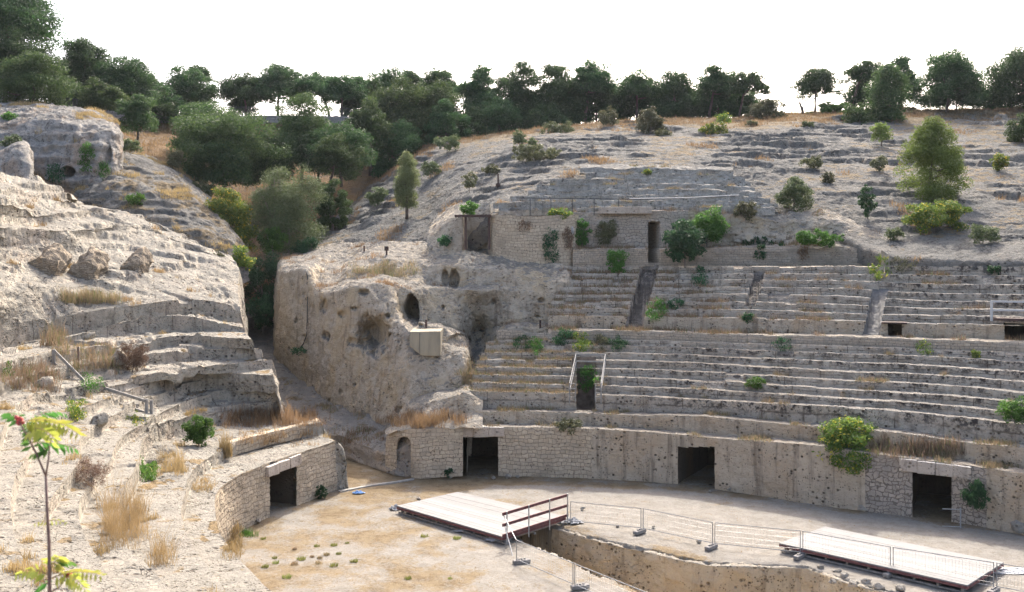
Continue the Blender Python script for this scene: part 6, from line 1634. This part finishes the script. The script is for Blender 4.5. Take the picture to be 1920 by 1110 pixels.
S('dark bush under the ravine olive', (452, 534, 545, 618), M_DKGREEN, Y=76, dens=1.0)
S('bright green shrub in front of the olive at the ravine mouth', (478, 545, 420, 482), M_GREEN, Y=81, dens=1.0, size=.2)
S('dark green shrub on the right side of the ravine mouth', (540, 610, 440, 500), M_DKGREEN, Y=82, dens=1.0)
S('brown-green scrub on the slope behind the lemon tree', (340, 420, 335, 375), M_OLIVE, Y=90, dens=.8)
S('yellow-green spray of leaves hanging over the left rim of the ravine', (425, 482, 455, 512), M_LEMON, Y=74, dens=.7, size=.2)
S('ragged scrub at the foot of the cliff cable', (540, 578, 648, 668), M_DKGREEN, Y=66.0, dens=.5)
S('dark bush in the hollow between the fig tree and the niche', (1655, 1700, 425, 452), M_OLIVE)
S('low wiry bush on the ruin, right of the thorny shrub', (1536, 1568, 320, 350), M_SCRUB, Y=72)
S('green clump over the top of the rubble facing, left of the right lintel', (1652, 1696, 852, 892), M_GREEN, Y=44.0)
S('flat green weed patch on the pale rock of the left hill', (232, 276, 358, 392), M_GREEN, depth=1.0, anchor=380)
S('dry weedy shrub on the right hillside rocks', (1690, 1760, 258, 278), M_SCRUB, dens=.4)
def D(lb, bx, mt, **k): return drape(lb, bx, mt, sd_(), **k)
S('dense green ivy under the plastic bag on the gallery wall', (1070, 1114, 406, 468), M_GREEN, Y=65.6, size=.15, depth=.5)
S('brown-green creeper right of the plastic bag ivy', (1110, 1162, 408, 460), M_SCRUB, Y=65.6, size=.15, depth=.5)
S('green creeper spilling over the ledge wall onto the top seats', (1132, 1184, 464, 518), M_GREEN, Y=63.2, size=.15, depth=.5)
D('narrow dark ivy strip at the right end of the rounded masonry', (1018, 1048, 420, 502), M_DKGREEN)
D('brown withered creeper on the gallery wall, left of the ivy', (1050, 1076, 425, 470), M_BROWN)
D('brown tuft hanging on the rounded masonry', (968, 996, 410, 440), M_BROWN, dens=.5)
S('great mound of bright ivy over the gallery wall right of the slit', (1276, 1374, 380, 456), M_GREEN, Y=64.6, dens=1.2, size=.16)
S('long strip of grass-green creeper on the ledge right of the ruin', (1482, 1594, 426, 464), M_GREEN, Y=62.6, dens=1.2, size=.15)
D('dark creeper low on the ruined wall', (1380, 1480, 445, 466), M_DKGREEN, off=.2)
D('hanging ivy on the grotto outcrop, upper left', (148, 178, 262, 330), M_GREEN, m=34)
D('second ivy curtain at the corner of the grotto outcrop', (180, 208, 300, 336), M_GREEN)
D('dark bush covering the left of the grotto mouth', (90, 126, 305, 346), M_DKGREEN, off=.3)
D('green plant hanging over the dark passage in the lower seats', (1072, 1122, 688, 732), M_GREEN, off=.35, dens=1.3, size=.12)
D('bright creeper hanging from the end of the left seat block', (258, 302, 842, 908), M_GREEN, off=.25, dens=2.6, size=.10, m=50)
D('yellow-green creeper between the boulders on the left', (128, 166, 738, 792), M_LEMON, off=.2, dens=2.4, size=.09, m=46)
D('green weeds below the wooden handrail', (150, 196, 690, 736), M_GREEN, off=.15, dens=.8)
D('yellowish weeds at the foot of the handrail posts', (238, 282, 770, 800), M_LEMON, off=.1, dens=.7)
D('green weeds at the far left among dry grass', (0, 36, 678, 708), M_GREEN, off=.15)
D('dark moss patch at the corner of the left masonry', (1870, 1895, 862, 880), M_SCRUB, off=.1, dens=.4)
D('bright yellow branch of leaves hanging over the upper seats beside the ramp', (1626, 1666, 478, 524), M_LEMON, off=.4, size=.2)
D('wispy green creeper on the seats right of the yellow branch', (1660, 1720, 480, 510), M_SCRUB, off=.2, dens=.5)
D('yellow-green weed on the lower seats under the square opening', (1712, 1745, 636, 672), M_LEMON, off=.15, dens=.6)
D('dark green weeds on the small-block parapet', (1440, 1486, 632, 660), M_DKGREEN, off=.15, dens=.6)
D('green weeds hanging on the gallery wall under the strip of creeper', (1408, 1440, 470, 486), M_DKGREEN, off=.1)
D('brown weed on the gallery wall beside the hanging weeds', (1494, 1516, 462, 488), M_BROWN, off=.1)
def E_(lb, bx, mt, **k): return fernplant(lb, bx, mt, sd_(), **k)
S('dark bushy plant hanging on the wall right of the right doorway', (1796, 1854, 896, 956), M_DKGREEN, Y=41.3, dens=1.6, size=.13, droop=1.2, aspect=.35)
S('big dark leafy fig bush right of the doorway slit, speckled with pale leaves', (1234, 1334, 404, 494), M_DKGREEN, Y=62.4, dens=1.3, size=.24, name='fig_bush', cat='bush')
D('fern-like plant on the parapet, leftmost of the dark row', (960, 1000, 630, 656), M_DKGREEN, off=.22, dens=1.3)
D('fern-like plant on the parapet, second of the dark row', (990, 1018, 632, 668), M_GREEN, off=.22, dens=1.3)
D('large palm-like plant in front of the parapet blocks', (1034, 1078, 616, 652), M_DKGREEN, off=.22, dens=1.3)
D('yellowish bushy plant right of the large palm-like plant', (1068, 1112, 624, 660), M_LEMON, off=.22, dens=1.3)
D('yellow-brown bushy plant in the middle of the parapet row', (1100, 1142, 626, 662), M_SCRUB, off=.22, dens=1.3)
D('dark palm-like plant at the right end of the parapet row', (1138, 1184, 628, 656), M_DKGREEN, off=.22, dens=1.3)
D('fern-like plant on the upper seats beside the wide stairs', (1208, 1250, 560, 600), M_GREEN, off=.22, dens=1.3)
D('second fern-like plant on the upper seats, right of the wide stairs', (1246, 1286, 560, 582), M_DKGREEN, off=.22, dens=1.3)
D('fern-like plant drooping on the top seats between the stairs', (1296, 1330, 500, 534), M_DKGREEN, off=.22, dens=1.3)
D('small bright fern on the right lower seats', (1812, 1842, 655, 674), M_LEMON, off=.22, dens=1.3)
# foreground sapling, close to the camera and out of focus
g = np.random.default_rng(5); Ys_ = 4.0
sp = empty('sapling', tuple(P(93, 1230, Ys_)), 'slender out-of-focus sapling with feathery yellow-green leaves in the lower left foreground', 'sapling')
def sp_(x, y, dy=0): return P(x, y, Ys_ + dy)
solid('stem', [tube([sp_(96, 1250), sp_(93, 1110), sp_(92, 1020), sp_(88, 950), sp_(86, 893)], [.0085, .0075, .0065, .0055, .005], 8), tube([sp_(86, 893), sp_(68, 850), sp_(48, 812), sp_(36, 790)], [.0045, .004, .0035, .003], 7), tube([sp_(86, 893), sp_(91, 860), sp_(93, 835)], [.004, .0035, .003], 7), tube([sp_(93, 1112), sp_(112, 1100), sp_(124, 1078)], [.004, .003, .003], 6)], plain('sapling_bark', (.16, .10, .085), .2, 20, .8, .2), sp, smooth=True)
M_SAP = leafmat('sapling_leaves', (.28, .33, .05), (.46, .44, .09), trans=.5); M_SAPG = leafmat('green_sapling_leaves', (.06, .15, .03), (.11, .24, .05), trans=.5)
def frond_at(a, b, sag, leaf, pairs, mat, nm='leaf_frond'):
    a, b = np.array(a), np.array(b); C_ = []
    mid = (a + b)/2 + np.array([0, 0, sag]); tt_ = np.linspace(0, 1, 12); pts = [(1 - t)**2*a + 2*t*(1 - t)*mid + t*t*b for t in tt_]
    st_ = tube(pts, np.linspace(.002, .0008, 12), 4, False)
    for q in range(pairs):
        u = .12 + .88*q/(pairs - 1); i = min(10, int(u*11)); p = pts[i] + (pts[i + 1] - pts[i])*(u*11 - i); dr = pts[i + 1] - pts[i]; dr /= np.linalg.norm(dr)
        sd2 = np.cross(dr, [0, -.5, .9]); sd2 /= np.linalg.norm(sd2)
        for s_ in (-1, 1):
            ax = sd2*s_*.75 + dr*.45 + np.array([g.normal(0, .12), g.normal(0, .2), -.45 + g.normal(0, .1)]); ax /= np.linalg.norm(ax); l_ = leaf*(1 - .5*u*u)*g.uniform(.85, 1.1)
            wv = np.cross(ax, [0, 1.0, .2]); wv /= np.linalg.norm(wv)
            C_ += [p, p + ax*l_*.45 + wv*l_*.17, p + ax*l_, p + ax*l_*.45 - wv*l_*.17]
    V = np.array(C_); Fq = np.arange(len(V)).reshape(-1, 4)
    ob = link(nm, raw_mesh(nm, V, Fq, False, None, {'rnd': np.repeat(g.uniform(0, 1, len(Fq)), 4)}), mat, sp)
    s_ob = solid('leaf_stalk', [st_], M_GREENST, ob); return ob
M_GREENST = plain('leaf_stalk', (.25, .16, .07), .2, 20, .7, .1)
for (a, b, dy, sag, leaf, pr_, mt) in [((38, 792), (145, 812), -.05, .06, .075, 12, M_SAP), ((40, 790), (8, 775), .1, .03, .055, 8, M_SAPG), ((45, 800), (120, 775), .15, .06, .06, 10, M_SAPG), ((60, 830), (140, 840), .1, .02, .065, 10, M_SAPG), ((50, 812), (98, 818), -.1, .05, .07, 10, M_SAP), ((93, 836), (60, 852), .05, -.01, .05, 8, M_SAPG), ((93, 838), (110, 800), 0, .04, .06, 9, M_SAP), ((62, 845), (50, 795), .08, .02, .055, 9, M_SAPG),
    ((93, 1080), (32, 1078), -.05, .05, .06, 10, M_SAP), ((95, 1070), (118, 1045), .05, .05, .06, 9, M_SAP), ((95, 1085), (188, 1078), -.08, .04, .055, 11, M_SAP), ((122, 1080), (160, 1105), -.05, .03, .055, 8, M_SAP), ((93, 1092), (66, 1108), .05, .02, .05, 7, M_SAPG), ((95, 1060), (140, 1055), .1, .03, .05, 8, M_SAPG), ((92, 978), (66, 982), 0, .012, .028, 4, M_SAP), ((92, 976), (122, 980), 0, .012, .028, 4, M_SAP)]:
    frond_at(sp_(*a), sp_(b[0], b[1], dy), sag, leaf, pr_, mt)
M_SEED = plain('red_seeds', (.42, .06, .05), .3, 20, .6, .2)
for sq in (((30, 782), (34, 788), (37, 784), (33, 792), (39, 790)), ((122, 1078), (128, 1074), (132, 1080))):
    solid('seed_cluster', [tube([sp_(x, y), sp_(x + 4, y + 3, .02)], .008, 6) for x, y in sq], M_SEED, sp, smooth=True)
# ------------------------------------------------------------------ grass
gg = np.random.default_rng(11)
def GC(lb, x0, x1, y0, y1, n, nper, h, w, sprd, **k): return grass_clump(lb, spread_spots(gg, x0, x1, y0, y1, n), nper, h, w, sprd, sd_(), **k)
GC('bank of golden grass on the ledge above the left doorway', 425, 600, 775, 800, 260, 14, .7, .010, .3)
GC('golden grass along the knee-high wall above the left doorway', 440, 590, 808, 835, 40, 30, .45, .010, .3)
GC('tall golden grass clump at the corner of the short wall', 418, 430, 845, 860, 8, 60, 1.1, .010, .25)
GC('tallest golden grass clump on the lower left ledges', 200, 268, 950, 1022, 60, 26, 1.25, .0055, .22, lean=.55)
GC('smaller upright golden grass clump below the tallest one', 288, 322, 1030, 1064, 16, 26, .95, .005, .2, lean=.55)
GC('short brown grass in the corner under the bright creeper', 296, 345, 864, 892, 22, 24, .75, .007, .2, lean=.5)
GC('dry orange grass patch on the pale rim of the podium', 360, 402, 905, 925, 14, 40, .3, .008, .3)
GC('golden grass on the bench at the left end of the seat bank', 730, 870, 778, 800, 70, 40, .55, .012, .35)
GC('dry grass heap on the podium ledge between the fig tree and the right doorway', 1640, 1800, 832, 856, 150, 18, .6, .011, .4, mat=M_WEED)
GC('brown grass fringe above the grey strip of the left slope', 112, 222, 560, 568, 60, 46, .7, .012, .35, mat=M_WEED)
GC('brown dry weeds at the left end of the long cut wall', 90, 130, 630, 665, 26, 40, .9, .012, .4, mat=M_WEED)
GC('brown weeds along the rubble under the handrail', 130, 240, 650, 700, 50, 36, .6, .012, .4, mat=M_WEED)
GC('dry brown weeds around the boulders at the left edge', 0, 110, 690, 730, 50, 36, .6, .011, .4, mat=M_WEED)
GC('straw grass on the terrace wall foot, left of the arena', 431, 442, 985, 1040, 60, 26, .35, .008, .35)
GC('green grass tuft at the foot of the left masonry', 450, 476, 1000, 1006, 8, 50, .3, .010, .22, mat=M_GREEN)
GC('brown grass on the terrace beside the low curb wall', 640, 720, 805, 830, 36, 34, .4, .012, .35, mat=M_WEED)
GC('dry weeds in the slot left of the lower seats', 865, 890, 680, 730, 26, 36, .5, .012, .35, mat=M_WEED)
GC('dry bushes on the ledge of the cliff top', 660, 790, 500, 520, 60, 34, .5, .012, .4, mat=M_WEED)
for k, (x, y, gm) in enumerate([(515, 1046, 1), (517, 1055, 1), (552, 1030, 0), (594, 1024, 1), (626, 1022, 1), (651, 1018, 1), (635, 1038, 1), (585, 1044, 0), (600, 1046, 0), (565, 1048, 1), (626, 1060, 1), (538, 1082, 1), (497, 1062, 1), (598, 1056, 0), (552, 1058, 0), (664, 1052, 1), (494, 1010, 1), (796, 1006, 1), (857, 1009, 1), (844, 1085, 1), (765, 1084, 1), (612, 1040, 0)]):
    p = G(x, y, 0)
    if k == 0 or k == 2:
        ob = grass_clump('small green tuft of grass on the straw-coloured arena floor' if k == 0 else 'small brown tuft of grass on the straw-coloured arena floor', [tuple(p)], 110, .17, .008, .10, 900 + k, mat=M_TUFT if k == 0 else M_WEED, name='grass_tuft', cat='grass tuft', lean=.6, group='green grass tufts in the arena' if k == 0 else 'brown grass tufts in the arena')
        if k == 0: tuft_g = ob
        else: tuft_b = ob
    else:
        src = tuft_g if (gm and k != 2) or k == 1 else tuft_b
        c_ = src.copy(); COL.objects.link(c_); c_.location = tuple(p + np.array([0, 0, 0])); c_.rotation_euler = (0, 0, gg.uniform(0, 6)); s_ = gg.uniform(.75, 1.7); c_.scale = (s_, s_, s_)
def up_(N, t=.75): return N[:, 2] > t
nz_ = lambda V, s, sd: fbm(V, s, 3, sd)
stuff_grass('dry_grass', 'hill', 12000, 8, .38, .020, .35, 31, M_STRAW, lambda V, N: up_(N, .6) & (nz_(V, 3.5, 5) + .7*sstep(97, 113, V[:, 1]) > .34) & (V[:, 1] < 122))
stuff_grass('dry_grass', 'slope', 5000, 9, .55, .03, .5, 32, M_STRAW, lambda V, N: up_(N, .5) & (V[:, 1] < 124) & (V[:, 1] > 80) & (nz_(V, 5, 6) > -.05))
stuff_grass('dry_weeds', 'weeds', 4200, 7, .32, .012, .16, 33, M_WEED, lambda V, N: up_(N, .7) & (nz_(V, 2.2, 7) + .3*sstep(20, 8, V[:, 0]) > .22))
stuff_grass('dry_weeds', 'tread', 2600, 7, .26, .010, .14, 34, M_WEED, lambda V, N: up_(N, .7) & (nz_(V, 2.0, 8) + .55*sstep(6, 1, V[:, 0]) > .36))
stuff_grass('dry_weeds', 'ledge', 1600, 7, .26, .012, .16, 35, M_WEED, lambda V, N: up_(N, .7) & (nz_(V, 2.0, 9) > .25))
stuff_grass('dry_grass', 'left', 1300, 8, .28, .009, .14, 36, M_STRAW, lambda V, N: up_(N, .8) & (nz_(V, 1.4, 10) > .38))
stuff_grass('dry_grass', 'leftslope', 900, 8, .35, .014, .2, 37, M_STRAW, lambda V, N: up_(N, .8) & (nz_(V, 2.2, 11) > .36))
stuff_grass('dry_grass', 'hump', 2200, 8, .35, .018, .25, 38, M_STRAW, lambda V, N: up_(N, .7) & (nz_(V, 2.5, 12) > .25))
stuff_grass('dry_grass', 'floor', 9000, 5, .07, .008, .10, 39, M_STRAW, lambda V, N: up_(N, .8) & (V[:, 2] > -.2) & (nz_(V, 2.2, 13) + .25*sstep(2, -6, V[:, 0]) > .1) & (V[:, 1] < 50))
stuff_grass('dry_grass', 'clifftop', 500, 7, .3, .013, .2, 40, M_STRAW, lambda V, N: up_(N, .75) & (nz_(V, 2.0, 14) > .3))
stuff_grass('dry_grass', 'ramp', 400, 7, .3, .013, .2, 41, M_WEED, lambda V, N: up_(N, .75) & (nz_(V, 2.0, 15) > .3) & (V[:, 1] < 70))
cam.dof.use_dof = True; cam.dof.focus_distance = 46; cam.dof.aperture_fstop = 4.0
# ------------------------------------------------------------------ the air: thin bright haze, from below the ground to above the trees
hm = bpy.data.materials.new('haze_air'); hm.use_nodes = True; hn_ = hm.node_tree; hn_.nodes.clear()
ho_ = hn_.nodes.new('ShaderNodeOutputMaterial'); pv = hn_.nodes.new('ShaderNodeVolumePrincipled')
pv.inputs['Color'].default_value = (.86, .93, 1, 1); pv.inputs['Density'].default_value = .00007; pv.inputs['Anisotropy'].default_value = .35
hn_.links.new(pv.outputs[0], ho_.inputs['Volume'])
V_, F_ = box((0, 640, 18.5), (1780, 1660, 51))
me = bpy.data.meshes.new('haze'); me.from_pydata(V_.tolist(), [], F_.tolist()); me.update()
tag(link('haze', me, hm), kind='stuff')
